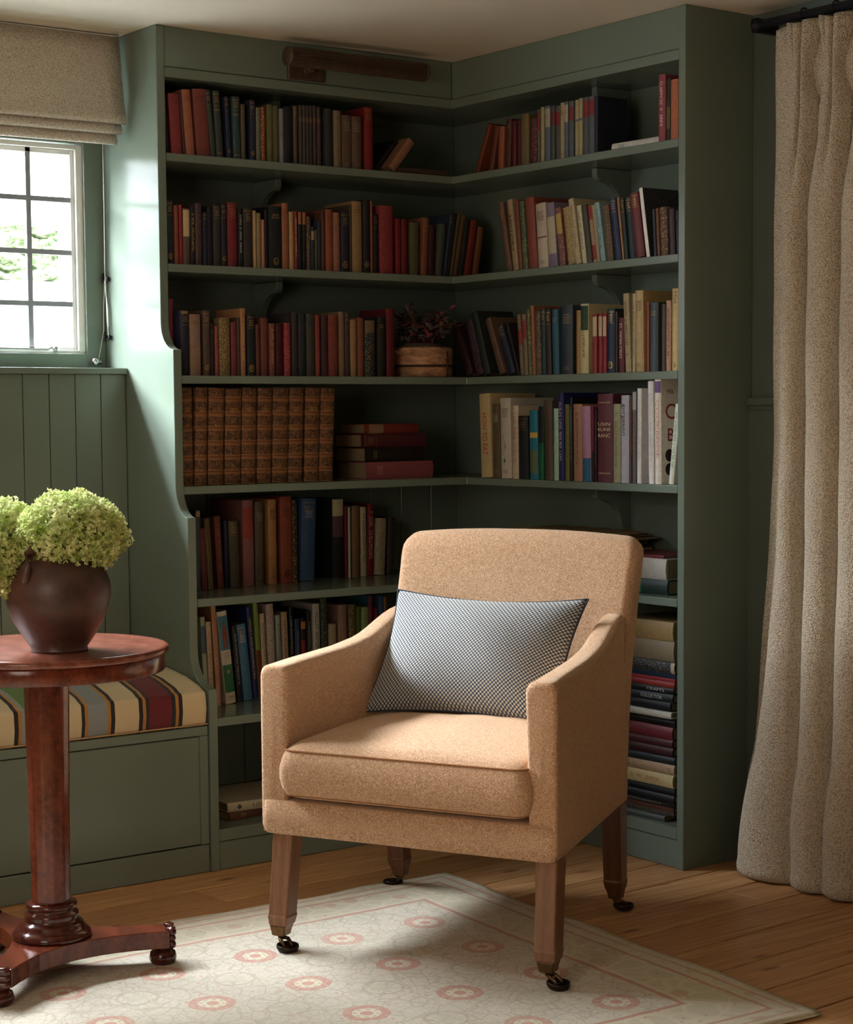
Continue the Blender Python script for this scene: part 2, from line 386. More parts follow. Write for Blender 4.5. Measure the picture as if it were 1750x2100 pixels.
n0 = len(bm.faces); box(bm, -5.2, 0.3, -6.6, 0.5, -0.06, -0.012); bm.faces.ensure_lookup_table()
for f in bm.faces[n0:]: f.material_index = 1
fl = obj('floor', bm, M['floor']); fl.data.materials.append(flat('1c120c', 0.9, 0.1)); bevel(fl, 0.0012, 1); struct(fl)

bm = bmesh.new()   # ceiling: slightly uneven old plaster
nx, ny = 40, 50
g = [[bm.verts.new((-4.8 + 5.0 * i / nx, -6.4 + 6.75 * j / ny, H + 0.004 * math.sin(3.1 * i / 4) * math.sin(j / 3.0) + 0.001)) for i in range(nx + 1)] for j in range(ny + 1)]
for j in range(ny):
    for i in range(nx): bm.faces.new((g[j][i], g[j][i + 1], g[j + 1][i + 1], g[j + 1][i]))
ce = obj('ceiling', bm, M['ceiling'], smooth=True); sm = ce.modifiers.new('thickness', 'SOLIDIFY'); sm.thickness = 0.1; sm.offset = 1; struct(ce)
if ce.data.polygons[0].normal.z > 0: sm.offset = 1
# walls
WX0, WX1, WZ0, WZ1 = -4.3, -1.333, 1.405, 2.03
bm = bmesh.new()
box(bm, -4.8, WX0, 0.13, 0.30, 0, H); box(bm, WX1, 0.2, 0.13, 0.30, 0, H); box(bm, WX0, WX1, 0.13, 0.30, 0, WZ0); box(bm, WX0, WX1, 0.13, 0.30, WZ1, H)
struct(obj('wall_back', bm, M['green_dull']))
bm = bmesh.new(); box(bm, 0.0, 0.2, -6.4, 0.13, 0, H); struct(obj('wall_right', bm, M['green_dull']))
bm = bmesh.new()
box(bm, -4.8, -4.6, -6.4, 0.13, 0, H)
struct(obj('wall_left', bm, M['plaster']))
bm = bmesh.new(); box(bm, -4.8, 0.2, -6.4, -6.2, 0, H); struct(obj('wall_front', bm, M['plaster']))
# panelled dado below the window, its deep sill, and the dado rail of the right wall
bm = bmesh.new(); box(bm, -4.6, -1.2745, 0.018, 0.13, 0, 1.361); dado = obj('trim_1', bm, M['green']); struct(dado)
grooved('board', -4.6, -1.2745, 0.40, 1.361, -0.002, M['green'], 0.0795, -1.2755, dado)
bm = bmesh.new(); box(bm, -4.6, -1.2745, -0.014, 0.13, 1.361, 1.379); struct(bevel(obj('trim_2', bm, M['green']), 0.003, 3))
bm = bmesh.new(); box(bm, -0.022, 0.0, -6.2, -1.228, 1.259, 1.281); box(bm, -0.012, 0, -6.2, -1.228, 1.245, 1.259); struct(bevel(obj('trim_3', bm, M['green_dull']), 0.003, 2))
bm = bmesh.new(); box(bm, -0.012, 0.0, -6.2, -1.228, 0.0, 1.245); struct(obj('trim_4', bm, M['green_dull']))
bm = bmesh.new(); box(bm, -0.018, -0.0125, -6.2, -1.228, 0.0, 0.14); struct(bevel(obj('baseboard_right', bm, M['green_dull']), 0.002, 2))

# leaded casement window
win = bpy.data.objects.new('window_1', None); COL.objects.link(win); struct(win); win.location = (0, 0.13, 0)
bm = bmesh.new()   # green surround
for a in ((WX1 - 0.002, -1.2745, WZ0 - 0.03, H), (WX0 - 0.04, WX0, WZ0 - 0.03, H)): box(bm, a[0], a[1], -0.012, 0.0, a[2], a[3])
box(bm, WX0, WX1, -0.012, 0.03, 1.379, 1.423); box(bm, WX0, WX1, -0.012, 0.0, WZ1 - 0.01, WZ1 + 0.05)
bevel(obj('window_frame', bm, M['green'], win), 0.003, 2)
bm = bmesh.new()   # white casement
def wf(x0, x1, z0, z1, w, y0, y1):
    box(bm, x0, x0 + w, y0, y1, z0, z1); box(bm, x1 - w, x1, y0, y1, z0, z1); box(bm, x0 + w, x1 - w, y0, y1, z0, z0 + 0.010); box(bm, x0 + w, x1 - w, y0, y1, z1 - 0.014, z1)
wf(WX0, WX1 - 0.0, 1.423, 2.018, 0.022, 0.0, 0.06); wf(WX0 + 0.022, WX1 - 0.022, 1.433, 2.004, 0.012, 0.012, 0.05)
[box(bm, q - 0.03, q + 0.03, 0.0, 0.055, 1.433, 2.004) for q in (-2.31, -3.3)]
bevel(obj('casement', bm, M['white_paint'], win), 0.002, 2)
bm = bmesh.new(); x = -1.497
while x > WX0 + 0.04: box(bm, x - 0.0075, x + 0.0075, 0.012, 0.026, 1.434, 2.004); x -= 0.152
for z in (1.565, 1.712, 1.862): box(bm, WX0 + 0.03, WX1 - 0.03, 0.013, 0.025, z - 0.007, z + 0.007)
bm2 = bm; obj('leaded_bar', bm2, M['lead'], win)
bm = bmesh.new(); box(bm, WX0 + 0.03, WX1 - 0.03, 0.018, 0.021, 1.434, 2.004); obj('pane', bm, M['glass'], win)
bm = bmesh.new(); tube(bm, [(-1.72, -0.004, 1.4345), (-1.60, -0.004, 1.435), (-1.455, -0.006, 1.434), (-1.445, -0.008, 1.440), (-1.439, -0.008, 1.434)], 0.0035); box(bm, -1.437, -1.428, -0.010, 0.0, 1.428, 1.442)
obj('casement_stay', bm, M['silver'], win, True)
bm = bmesh.new(); mt = Matrix.Translation((-1.318, -0.012, 1.400)) @ Matrix.Rotation(PI / 2, 4, 'X')
lathe(bm, [(0.004, 0), (0.005, 0.008), (0.009, 0.012), (0.012, 0.018), (0.012, 0.023), (0.008, 0.028), (0.002, 0.030)], 20, mtx=mt); lathe(bm, [(0.003, 0), (0.006, 0.01), (0.003, 0.014)], 12, mtx=Matrix.Translation((-1.298, -0.012, 1.399)) @ Matrix.Rotation(PI / 2, 4, 'X'))
obj('knob', bm, M['silver'], win, True)
# outside: pale yard, white garden wall, clipped hedge along the top of the wall
bm = bmesh.new(); box(bm, -9, 12, 0.31, 14, -0.30, -0.25); tag(obj('gravel_yard', bm, M['gravel']), 'pale gravel yard outside the leaded window', 'ground', kind='structure')
bm = bmesh.new(); box(bm, -9, 12, 6.2, 6.4, -0.25, 2.08); box(bm, -9, 12, 6.18, 6.42, 2.02, 2.08)
tag(obj('garden_wall', bm, M['render_white']), 'white rendered garden wall seen through the leaded window', 'wall', kind='structure')
rnd = random.Random(5); bm = bmesh.new()
gx, gz = 260, 14
for sgn, yy in ((1, 6.12),):
    g = [[bm.verts.new((-8.5 + 20 * i / gx, yy + rnd.uniform(-0.06, 0.06), 2.08 + 0.34 * j / gz + rnd.uniform(-0.012, 0.012))) for i in range(gx + 1)] for j in range(gz + 1)]
    b = [[bm.verts.new((-8.5 + 20 * i / gx, yy + 0.5, 2.08 + 0.34 * j / gz)) for i in range(gx + 1)] for j in (0, gz)]
    for j in range(gz):
        for i in range(gx): bm.faces.new((g[j][i], g[j][i + 1], g[j + 1][i + 1], g[j + 1][i]))
    for i in range(gx):
        bm.faces.new((g[gz][i], g[gz][i + 1], b[1][i + 1], b[1][i])); bm.faces.new((b[0][i], b[0][i + 1], g[0][i + 1], g[0][i]))
tag(obj('hedge', bm, M['hedge']), 'clipped green hedge behind the leaded window panes', 'hedge')

# ================================================================== built-in corner bookcase
bc = thing('corner_bookcase', 'sage green painted built-in corner bookcase with curved side and five long shelves', 'bookcase', (0, 0, 0))
# (front depth, height) profile of the left side: stepped ogee
def cove(y0, z0, y1, z1, n=10):
    return [(y0 + (y1 - y0) * (1 - math.cos(i / n * PI / 2)), z0 + (z1 - z0) * math.sin(i / n * PI / 2)) for i in range(1, n + 1)]
prof = [(0.13, 0.0), (0.13, H), (-0.2128, H), (-0.2128, 1.500)] + cove(-0.2128, 1.500, -0.281, 1.424) + [(-0.281, 1.052)] + cove(-0.281, 1.052, -0.3455, 0.964) + [(-0.3455, 0.592)] + cove(-0.3455, 0.592, -0.447, 0.501) + [(-0.447, 0.0)]
bm = bmesh.new(); prism(bm, prof, -1.2742, -L_, 'x'); bevel(obj('side_panel', bm, M['green'], bc), 0.002, 2)
bm = bmesh.new(); box(bm, -D2 - 0.001, -0.0005, -1.2275, -R_, 0, H); bevel(obj('side_panel', bm, M['green'], bc), 0.002, 2)
def shelf(zt, d, th=0.0225):
    bm = bmesh.new(); e = 0.0012
    poly = [(-L_ + e, -d), (-D2, -d), (-D2, -R_ + e), (-0.0115, -R_ + e), (-0.0115, BK - 0.001), (-L_ + e, BK - 0.001)]
    prism(bm, poly, zt - th, zt); return bevel(obj('shelf', bm, M['green'], bc), 0.0025, 3)
for zt, d in ((1.9671, 0.2128), (1.6635, 0.2128), (1.3534, 0.2775), (1.0469, 0.2775), (0.739, 0.3455), (0.113, 0.443)): shelf(zt, d, 0.0335 if zt < 0.2 else (0.0225))
bm = bmesh.new(); box(bm, -L_ + 0.001, -D2, -0.4422, BK - 0.001, 0.397, 0.4198); bevel(obj('shelf', bm, M['green'], bc), 0.0025, 3)
bm = bmesh.new(); box(bm, -D2, -D2 + 0.02, -0.4422, BK - 0.001, 0.113, 0.7165); obj('divider', bm, M['green'], bc)
bm = bmesh.new(); prism(bm, [(-L_ + 0.001, -0.1895), (-D2 + 0.0205, -0.1895), (-D2 + 0.0205, -R_ + 0.001), (-0.0115, -R_ + 0.001), (-0.0115, BK - 0.001), (-L_ + 0.001, BK - 0.001)], 2.1735, 2.1935); obj('top_panel', bm, M['green'], bc)
# fascia and moulded rail under the ceiling
bm = bmesh.new(); box(bm, -L_ + 0.0005, -D2, -0.2085, -0.19, 2.2013, H); box(bm, -D2 + 0.0035, -D2 + 0.022, -R_, -0.19, 2.2013, H); bevel(obj('fascia', bm, M['green'], bc), 0.0015, 1)
bm = bmesh.new(); prism(bm, [(-L_ + 0.0005, -0.2128), (-D2, -0.2128), (-D2, -R_), (-D2 + 0.02, -R_), (-D2 + 0.02, -0.19), (-L_ + 0.0005, -0.19)], 2.1725, 2.2), bevel(obj('rail', bm, M['green'], bc), 0.003, 3)
# plinth
bm = bmesh.new(); prism(bm, [(-L_ + 0.0005, -0.4400), (-D2 + 0.0025, -0.4400), (-D2 + 0.0025, -R_), (-D2 + 0.02, -R_), (-D2 + 0.02, -0.42), (-L_ + 0.0005, -0.42)], 0.001, 0.0775); bevel(obj('plinth', bm, M['green'], bc), 0.0015, 1)
# back boards: plain sheet above, grooved boards in the two lower bays
bm = bmesh.new(); box(bm, -L_, -0.011, BK + 0.002, BK + 0.02, 0.08, 2.2); obj('back_panel', bm, M['green'], bc)
bm = bmesh.new(); box(bm, -0.011, -0.0003, -R_, BK, 0.08, 2.2); obj('back_panel', bm, M['green'], bc)
grooved('back_boards', -L_, -0.0115, 0.115, 1.022, BK - 0.006, M['green'], 0.12, -1.20, bc)
# ogee brackets below the shelves
def bracket(side, s, zt):
    d = 0.135; pr = [(0, 0), (d, 0), (d, -0.022), (d - 0.006, -0.030)] + [(d - 0.012 - (d - 0.05) * math.sin(i / 8 * PI / 2), -0.034 - 0.075 * (1 - math.cos(i / 8 * PI / 2))) for i in range(0, 9)] + [(0.034, -0.118), (0.020, -0.130), (0, -0.132)]
    bm = bmesh.new()
    if side == 'L':
        prism(bm, [(BK - a, zt + b) for a, b in pr], s - 0.0105, s + 0.0105, 'x')
    else:
        prism(bm, [(-0.0115 - a, zt + b) for a, b in pr], s - 0.0105, s + 0.0105, 'y')
    bevel(obj('bracket', bm, M['green'], bc), 0.0015, 1)
for zt in (2.1735, 1.9441, 1.6405): bracket('L', -0.772, zt)
for zt in (2.1735, 1.9441, 1.6405, 1.0239): bracket('R', -0.742, zt)

# ================================================================== window seat
ws = thing('window_seat', 'sage green painted boxed window bench below the leaded window', 'bench', (0, 0, 0))
bm = bmesh.new(); box(bm, -4.0, -1.2765, -0.436, -0.41, 0.079, 0.3745); bevel(obj('front_panel', bm, M['green'], ws), 0.0015, 1)
bm = bmesh.new(); box(bm, -4.0, -1.2765, -0.442, -0.003, 0.3775, 0.403); bevel(obj('lid', bm, M['green'], ws), 0.003, 2)
bm = bmesh.new(); box(bm, -4.0, -1.2765, -0.441, -0.415, 0.001, 0.0755); bevel(obj('plinth', bm, M['green'], ws), 0.0015, 1)
bm = bmesh.new(); box(bm, -1.302, -1.2765, -0.441, -0.41, 0.0775, 0.377); bevel(obj('stile', bm, M['green'], ws), 0.001, 1)
bm = bmesh.new(); box(bm, -4.0, -1.31, -0.405, -0.003, 0.001, 0.3765); obj('carcass', bm, M['green_dull'], ws)
# striped seat pad: box section with a soft front edge
bm = bmesh.new(); uvl = bm.loops.layers.uv.new('UVMap')
def padsec(ins, x):
    y0, y1, z0, z1 = -0.446 + ins, -0.010 - ins, 0.404 + ins * 0.3, 0.541 - ins
    pts = [(y1, z0), (y1, z1 - 0.02), (y1 - 0.02, z1), (-0.12, z1 + 0.004), (-0.24, z1 + 0.001), (-0.34, z1 - 0.012), (-0.41, z1 - 0.030)]
    for i in range(5):
        a = i / 4 * PI / 2; pts.append((y0 + 0.014 - 0.014 * math.sin(a), z1 - 0.054 + 0.013 * math.cos(a)))
    pts += [(y0 - 0.003, z0 + 0.045), (y0 + 0.003, z0 + 0.010), (y0 + 0.014, z0)]
    return [(x, a, b) for a, b in pts]
xs = [-4.0, -3.99] + [-3.99 + (3.99 - 1.295) * i / 30 for i in range(1, 31)] + [-1.285, -1.2795, -1.2775]
rings = [padsec(0.02 if i == len(xs) - 1 else (0.008 if i == len(xs) - 2 else 0.0), x) for i, x in enumerate(xs)]
vr = loft(bm, rings)
for f in bm.faces:
    for lp in f.loops: lp[uvl].uv = (-1.2745 - lp.vert.co.x, lp.vert.co.y)
pad = obj('bench_cushion', bm, M['ticking'], smooth=True)
tag(pad, 'cream, burgundy and grey striped seat pad on the green window bench', 'cushion')
bm = bmesh.new(); tube(bm, [(-4.0 + 0.002, -0.444, 0.4095), (-1.2795, -0.444, 0.4095)], 0.0022, 6); obj('piping', bm, flat('b09468', 0.9), pad)

# ================================================================== roman blind
rb = thing('roman_blind', 'greige boucle roman blind pulled up above the leaded window', 'blind', (0, 0, 0))
def sheet(name, pts, x0, x1, th, parent, mat, bow=0.0):
    """hanging cloth: (y, z) path swept along x"""
    bm = bmesh.new(); n = 60; cols = []
    for i in range(n + 1):
        tt = i / n; x = x0 + (x1 - x0) * tt
        cols.append([bm.verts.new((x, y, z + bow * k / len(pts) * math.sin(tt * 9) * 0.4 - bow * math.sin(tt * PI) * (k / len(pts)))) for k, (y, z) in enumerate(pts)])
    for a, b in zip(cols, cols[1:]):
        for k in range(len(pts) - 1): bm.faces.new((a[k], b[k], b[k + 1], a[k + 1]))
    o = obj(name, bm, mat, parent, True); m = o.modifiers.new('thickness', 'SOLIDIFY'); m.thickness = th; return o
RBX0, RBX1 = -4.35, -1.288
sheet('panel', [(-0.022, 2.305), (-0.028, 2.26), (-0.036, 2.20), (-0.046, 2.13), (-0.058, 2.085), (-0.064, 2.070), (-0.060, 2.060), (-0.048, 2.058), (-0.036, 2.070)], RBX0, RBX1, 0.004, rb, M['blind'], 0.006)
sheet('fold', [(-0.030, 2.09), (-0.044, 2.055), (-0.050, 2.042), (-0.045, 2.032), (-0.034, 2.031), (-0.026, 2.044)], RBX0, RBX1 - 0.008, 0.004, rb, M['blind'], 0.006)
sheet('fold', [(-0.018, 2.06), (-0.030, 2.03), (-0.035, 2.014), (-0.030, 2.004), (-0.020, 2.004), (-0.013, 2.02)], RBX0, RBX1 - 0.016, 0.004, rb, M['blind'], 0.006)
bm = bmesh.new(); box(bm, RBX0, RBX1 - 0.004, -0.018, 0.01, 2.28, 2.309); obj('headrail', bm, M['white_paint'], rb)
bm = bmesh.new()
tube(bm, [(-1.290, 0.085, 2.03), (-1.288, 0.088, 1.85), (-1.2845, 0.098, 1.66), (-1.2835, 0.095, 1.60), (-1.284, 0.090, 1.52), (-1.286, 0.080, 1.475)], 0.0013, 6)
tube(bm, [(-1.2835, 0.100, 1.638), (-1.284, 0.110, 1.56), (-1.2845, 0.112, 1.49), (-1.292, 0.118, 1.44), (-1.303, 0.114, 1.402)], 0.0011, 6)
tube(bm, [(-1.2835, 0.103, 1.632), (-1.2838, 0.086, 1.55), (-1.2835, 0.085, 1.50)], 0.0018, 6)
obj('cord', bm, M['cord'], rb, True)
def cleat(y, z, label):
    c = thing('cord_cleat', label, 'cleat', (-1.2748, y, z), 0, 'cord cleats on the bookcase side')
    bm = bmesh.new(); tube(bm, [(0, 0, 0), (-0.010, 0, 0)], 0.004, 10); obj('post', bm, M['black'], c)
    bm = bmesh.new(); tube(bm, [(-0.010, -0.002, 0.015), (-0.012, 0, 0.006), (-0.010, 0.001, 0), (-0.012, 0, -0.006), (-0.010, -0.002, -0.015)], [0.0028, 0.0042, 0.0054, 0.0042, 0.0028], 8); obj('horn', bm, M['black'], c, True)
    bm = bmesh.new(); lathe(bm, [(0.001, -0.008), (0.006, -0.005), (0.006, 0.005), (0.001, 0.008)], 12, mtx=Matrix.Translation((-0.006, -0.020, -0.003))); obj('screw_cap', bm, M['black'], c, True)
cleat(0.108, 1.640, 'black cord cleat, upper of the two beside the leaded window')
cleat(0.102, 1.472, 'black cord cleat, lower of the two beside the leaded window')

# ================================================================== curtain on the right wall
cu = thing('curtain', 'floor length oatmeal boucle curtain with pinch pleats on the right wall', 'curtain', (0, 0, 0))
PL = [1.477, 1.585, 1.70, 1.815, 1.93, 2.045, 2.16]          # pleat positions (distance from the corner)
def cloth(z):
    """plan outline of the cloth at height z as (distance from corner, x) control points"""
    f = max(0.0, min(1.0, (2.12 - z) / 0.40)); f = f * f * (3 - 2 * f)          # 0 at the heading, 1 in the free hang
    low = max(0.0, min(1.0, (1.15 - z) / 1.1)) ** 1.4                           # folds open towards the floor
    pin = math.exp(-((z - 2.112) / 0.035) ** 2)                                 # pinch line of the pleats
    fl = max(0.0, min(1.0, (z - 2.112) / 0.12))                                 # fingers fan out above the pinch
    pts = [(1.372 - 0.085 * low, -0.066 - 0.012 * low)]
    for k, pc in enumerate(PL):
        nxt = PL[k + 1] if k + 1 < len(PL) else pc + 0.115
        va, vb = (1.372 - 0.085 * low if k == 0 else (PL[k - 1] + pc) / 2 + 0.004), (pc + nxt) / 2 + 0.004
        head, fold = [], []
        gap = 0.030 * (0.40 + 0.60 * fl) if z > 2.112 else 0.030 * (0.40 + 0.60 * min(1, (2.112 - z) / 0.10))
        dep = 0.024 + 0.004 * fl + 0.004 * (1 - pin)
        # heading profile: flat, finger, notch, finger, notch, finger, flat
        head.append((va + (pc - va) * 0.5, -0.066))
        for q, (o, dd) in enumerate(((-1.9, 0.1), (-1.3, 0.85), (-0.72, 1.0), (-0.5, -0.25), (-0.28, 1.0), (0.28, 1.0), (0.5, -0.25), (0.72, 1.0), (1.3, 0.85), (1.9, 0.1))):
            head.append((pc + o * gap * 0.92, -0.066 - dep * dd - 0.008 * (1 - abs(o) / 1.9)))
        head.append((pc + (vb - pc) * 0.6, -0.066)); head.append((vb, -0.060))
        # hanging profile: shoulder, round ridge, deep valley just past the ridge
        w_ = vb - va; am = 0.098 + 0.030 * low; lo = 0.50 - 0.36 * low if k == 0 else 0.0
        prof_ = [(0.36 * lo, -0.010), (0.68 * lo, -0.016), (0.92 * lo, -0.020)] if k == 0 else [(0.0, -0.002), (0.005, -0.018), (0.012, -0.030)]
        for q in range(8):
            ph = PI * (0.10 + 0.80 * q / 7); prof_.append((lo + (1.0 - lo) * (0.5 - 0.52 * math.cos(ph)), -am * math.sin(ph) ** 0.75))
        prof_ += [(0.985, -0.030), (0.992, 0.0)]
        for (u, x) in prof_: fold.append((va + w_ * u, -0.058 + x))
        pts += [(h[0] * (1 - f) + g_[0] * f, h[1] * (1 - f) + g_[1] * f) for h, g_ in zip(head, fold)]
    return pts
def smooth_path(pts, per):
    out = []
    for i in range(len(pts) - 1):
        p0, p1, p2, p3 = pts[max(i - 1, 0)], pts[i], pts[i + 1], pts[min(i + 2, len(pts) - 1)]
        for s in range(per):
            t_ = s / per
            out.append(tuple(0.5 * ((2 * p1[a]) + (-p0[a] + p2[a]) * t_ + (2 * p0[a] - 5 * p1[a] + 4 * p2[a] - p3[a]) * t_ * t_ + (-p0[a] + 3 * p1[a] - 3 * p2[a] + p3[a]) * t_ ** 3) for a in (0, 1)))
    out.append(pts[-1]); return out
bm = bmesh.new(); nz = 130; rows = []
for j in range(nz + 1):
    z = 2.240 - 2.192 * (j / nz); path = smooth_path(cloth(z), 5); row = []; ns = len(path) - 1
    for i, (d, x) in enumerate(path):
        s = i / ns; x += 0.0018 * math.sin(z * 7 + s * 40) + 0.0015 * math.sin(z * 17 + s * 90)
        if z < 0.34:                       # cloth breaks softly on the floor
            q = (0.34 - z) / 0.34; x -= 0.024 * math.sin(q * PI) * (0.6 + 0.5 * math.sin(s * 44)) + 0.012 * q; d += 0.008 * q * math.sin(s * 30)
        zz_ = z + ((0.010 * abs(math.sin((d - PL[0]) / 0.115 * PI)) - 0.004) * (1 - j / 4) if j < 4 else 0)
        row.append(bm.verts.new((min(x, -0.016), -d, zz_)))
    rows.append(row)
for (dx, dz) in ((-0.004, -0.016), (-0.002, -0.030), (0.014, -0.041), (0.030, -0.043)):
    rows.append([bm.verts.new((v.co.x + dx, v.co.y, max(0.003, 0.048 + dz))) for v in rows[nz]])
for a, b in zip(rows, rows[1:]):
    for i in range(ns): bm.faces.new((a[i], a[i + 1], b[i + 1], b[i]))
dr = obj('drape', bm, M['curtain'], cu, True); m = dr.modifiers.new('thickness', 'SOLIDIFY'); m.thickness = 0.003; m.offset = 1
rod = thing('curtain_pole', 'dark iron curtain pole close under the ceiling on the right wall', 'curtain pole', (0, 0, 0))
bm = bmesh.new(); tube(bm, [(-0.075, -1.33, 2.262), (-0.075, -4.2, 2.262)], 0.012, 14); obj('pole', bm, M['iron'], rod, True)
bm = bmesh.new(); box(bm, -0.085, -0.001, -1.318, -1.300, 2.245, 2.28); lathe(bm, [(0.008, 0), (0.02, 0.012), (0.02, 0.022), (0.01, 0.03)], 16, mtx=Matrix.Translation((-0.075, -1.328, 2.262)) @ Matrix.Rotation(-PI / 2, 4, 'X')); obj('pole_bracket', bm, M['iron'], rod)
for y in [-p for p in PL]:
    bm = bmesh.new(); n = 18
    tube(bm, [(-0.075 + 0.017 * math.cos(2 * PI * i / n), y + 0.0, 2.262 + 0.017 * math.sin(2 * PI * i / n)) for i in range(n + 1)], 0.0022, 6)
    tube(bm, [(-0.092, y, 2.252), (-0.094, y, 2.225)], 0.0018, 6)
    obj('ring', bm, M['iron'], rod, True)

# ================================================================== rug
bm = bmesh.new(); uvl = bm.loops.layers.uv.new('UVMap')
cA, cB = Vector((-0.802, -0.880)), Vector((-0.904, -2.300)); nu, nv = 130, 80; WU = 2.5
rnd = random.Random(9); g = []
def rugp(u, v):
    p = cA + (cB - cA) * (v / 1.42) + Vector((-1, 0.022)) * u
    e = min(u, v, 1.42 - v)
    wv = 0.006 * math.sin(p.x * 11) + 0.005 * math.sin(p.x * 23 + 1) if v < 0.02 or v > 1.40 else 0
    wu = 0.006 * math.sin(v * 13) if u < 0.02 else 0
    return (p.x + wu, p.y + wv, 0.0065 + 0.0012 * math.sin(u * 9) * math.sin(v * 8))
for j in range(nv + 1):
    g.append([bm.verts.new(rugp(WU * i / nu, 1.42 * j / nv)) for i in range(nu + 1)])
for j in range(nv):
    for i in range(nu):
        f = bm.faces.new((g[j][i], g[j + 1][i], g[j + 1][i + 1], g[j][i + 1]))
        for lp, (a, b) in zip(f.loops, ((i, j), (i, j + 1), (i + 1, j + 1), (i + 1, j))): lp[uvl].uv = (WU * a / nu, 1.42 * b / nv)
rug = obj('rug', bm, M['rug'], smooth=True, keep=True); m = rug.modifiers.new('thickness', 'SOLIDIFY'); m.thickness = 0.0052; m.offset = -1
tag(rug, 'faded cream, green and rose patterned rug lying on the pine floor', 'rug')
bm = bmesh.new()
tube(bm, [Vector(rugp(0, 1.42 * j / nv)) + Vector((0, 0, -0.001)) for j in range(nv + 1)], 0.0035, 6); tube(bm, [Vector(rugp(WU * i / nu, 0)) + Vector((0, 0, -0.001)) for i in range(nu + 1)], 0.003, 6); tube(bm, [Vector(rugp(WU * i / nu, 1.42)) + Vector((0, 0, -0.001)) for i in range(nu + 1)], 0.003, 6)
obj('selvedge', bm, M['fringe'], rug, True)

# ================================================================== pedestal table
TC = (-2.04, -1.066)
tb = thing('pedestal_table', 'round polished mahogany pedestal table beside the window bench', 'table', (TC[0], TC[1], 0.0), 0)
bm = bmesh.new(); lathe(bm, [(0.255, 0.7225), (0.266, 0.724), (0.2705, 0.730), (0.2700, 0.736), (0.266, 0.7395), (0.255, 0.740), (0.001, 0.740)], 96); obj('tabletop', bm, M['mahogany_top'], tb, True)
bm = bmesh.new(); lathe(bm, [(0.235, 0.686), (0.2585, 0.686), (0.2605, 0.689), (0.2605, 0.720), (0.258, 0.7235), (0.2, 0.7235)], 96, caps=True); bevel(obj('apron', bm, M['mahogany'], tb, True), 0.001, 1)
bm = bmesh.new(); lathe(bm, [(0.0425, 0.165), (0.0435, 0.18), (0.0465, 0.40), (0.050, 0.60), (0.0515, 0.686)], 12, mtx=Matrix.Rotation(0.3, 4, 'Z'), caps=True); bevel(obj('column', bm, M['mahogany'], tb), 0.004, 2, 0.3)
bm = bmesh.new(); lathe(bm, [(0.085, 0.092), (0.087, 0.096), (0.086, 0.104), (0.078, 0.112), (0.072, 0.116), (0.071, 0.122), (0.066, 0.128), (0.060, 0.130), (0.058, 0.136), (0.060, 0.142), (0.059, 0.148), (0.052, 0.152), (0.051, 0.157), (0.056, 0.161), (0.057, 0.166), (0.054, 0.171), (0.044, 0.173)], 48); obj('collar', bm, M['mahogany_dark'], tb, True)
# concave-sided tripod platform
ANG = [math.radians(-22), math.radians(-22 + 120), math.radians(-22 + 240)]
ft = [Vector((0.245 * math.cos(a), 0.245 * math.sin(a))) for a in ANG]
poly = []
for i in range(3):
    a, b = ft[i], ft[(i + 1) % 3]; ua = a.normalized(); ta = Vector((-ua.y, ua.x)); ub = b.normalized(); tb2 = Vector((-ub.y, ub.x))
    p0 = a + ta * 0.036 + ua * 0.012; p1 = b - tb2 * 0.036 + ub * 0.012; mid = (ua + ub).normalized() * 0.088
    poly.append(tuple(a - ta * 0.036 + ua * 0.012))
    c1 = mid * 2 - (p0 + p1) / 2
    for k in range(0, 13):
        s = k / 12; q = p0 * (1 - s) ** 2 + c1 * 2 * s * (1 - s) + p1 * s * s; poly.append((q.x, q.y))
    poly.pop()
bm = bmesh.new(); prism(bm, poly, 0.053, 0.0925); bevel(obj('platform', bm, M['mahogany'], tb), 0.0015, 2)
for a, f in zip(ANG, ft):
    bm = bmesh.new(); mt = Matrix.Translation((f.x, f.y, 0.0075))
    lathe(bm, [(0.012, 0.0), (0.024, 0.003), (0.030, 0.012), (0.031, 0.020), (0.028, 0.031), (0.019, 0.038), (0.016, 0.041), (0.021, 0.043), (0.022, 0.0462)], 28, mtx=mt); obj('bun_foot', bm, M['mahogany_dark'], tb, True)
    bm = bmesh.new(); u = Vector((math.cos(a), math.sin(a), 0)); tt = Vector((-u.y, u.x, 0)); base = Vector((f.x, f.y, 0)) + u * 0.016
    for zc, rr in ((0.060, 0.009), (0.0745, 0.0085), (0.088, 0.010)):
        tube(bm, [base - tt * 0.034 + Vector((0, 0, zc)), base - tt * 0.030 + u * 0.002 + Vector((0, 0, zc)), base + tt * 0.030 + u * 0.002 + Vector((0, 0, zc)), base + tt * 0.034 + Vector((0, 0, zc))], [rr * 0.6, rr, rr, rr * 0.6], 12)
    for sg in (-1, 1): lathe(bm, [(0.001, 0.0), (0.011, 0.0005), (0.012, 0.004), (0.007, 0.006), (0.004, 0.005)], 14, mtx=Matrix.Translation(base + tt * 0.018 * sg + Vector((0, 0, 0.092))))
    obj('carved_scroll', bm, M['mahogany_dark'], tb, True)

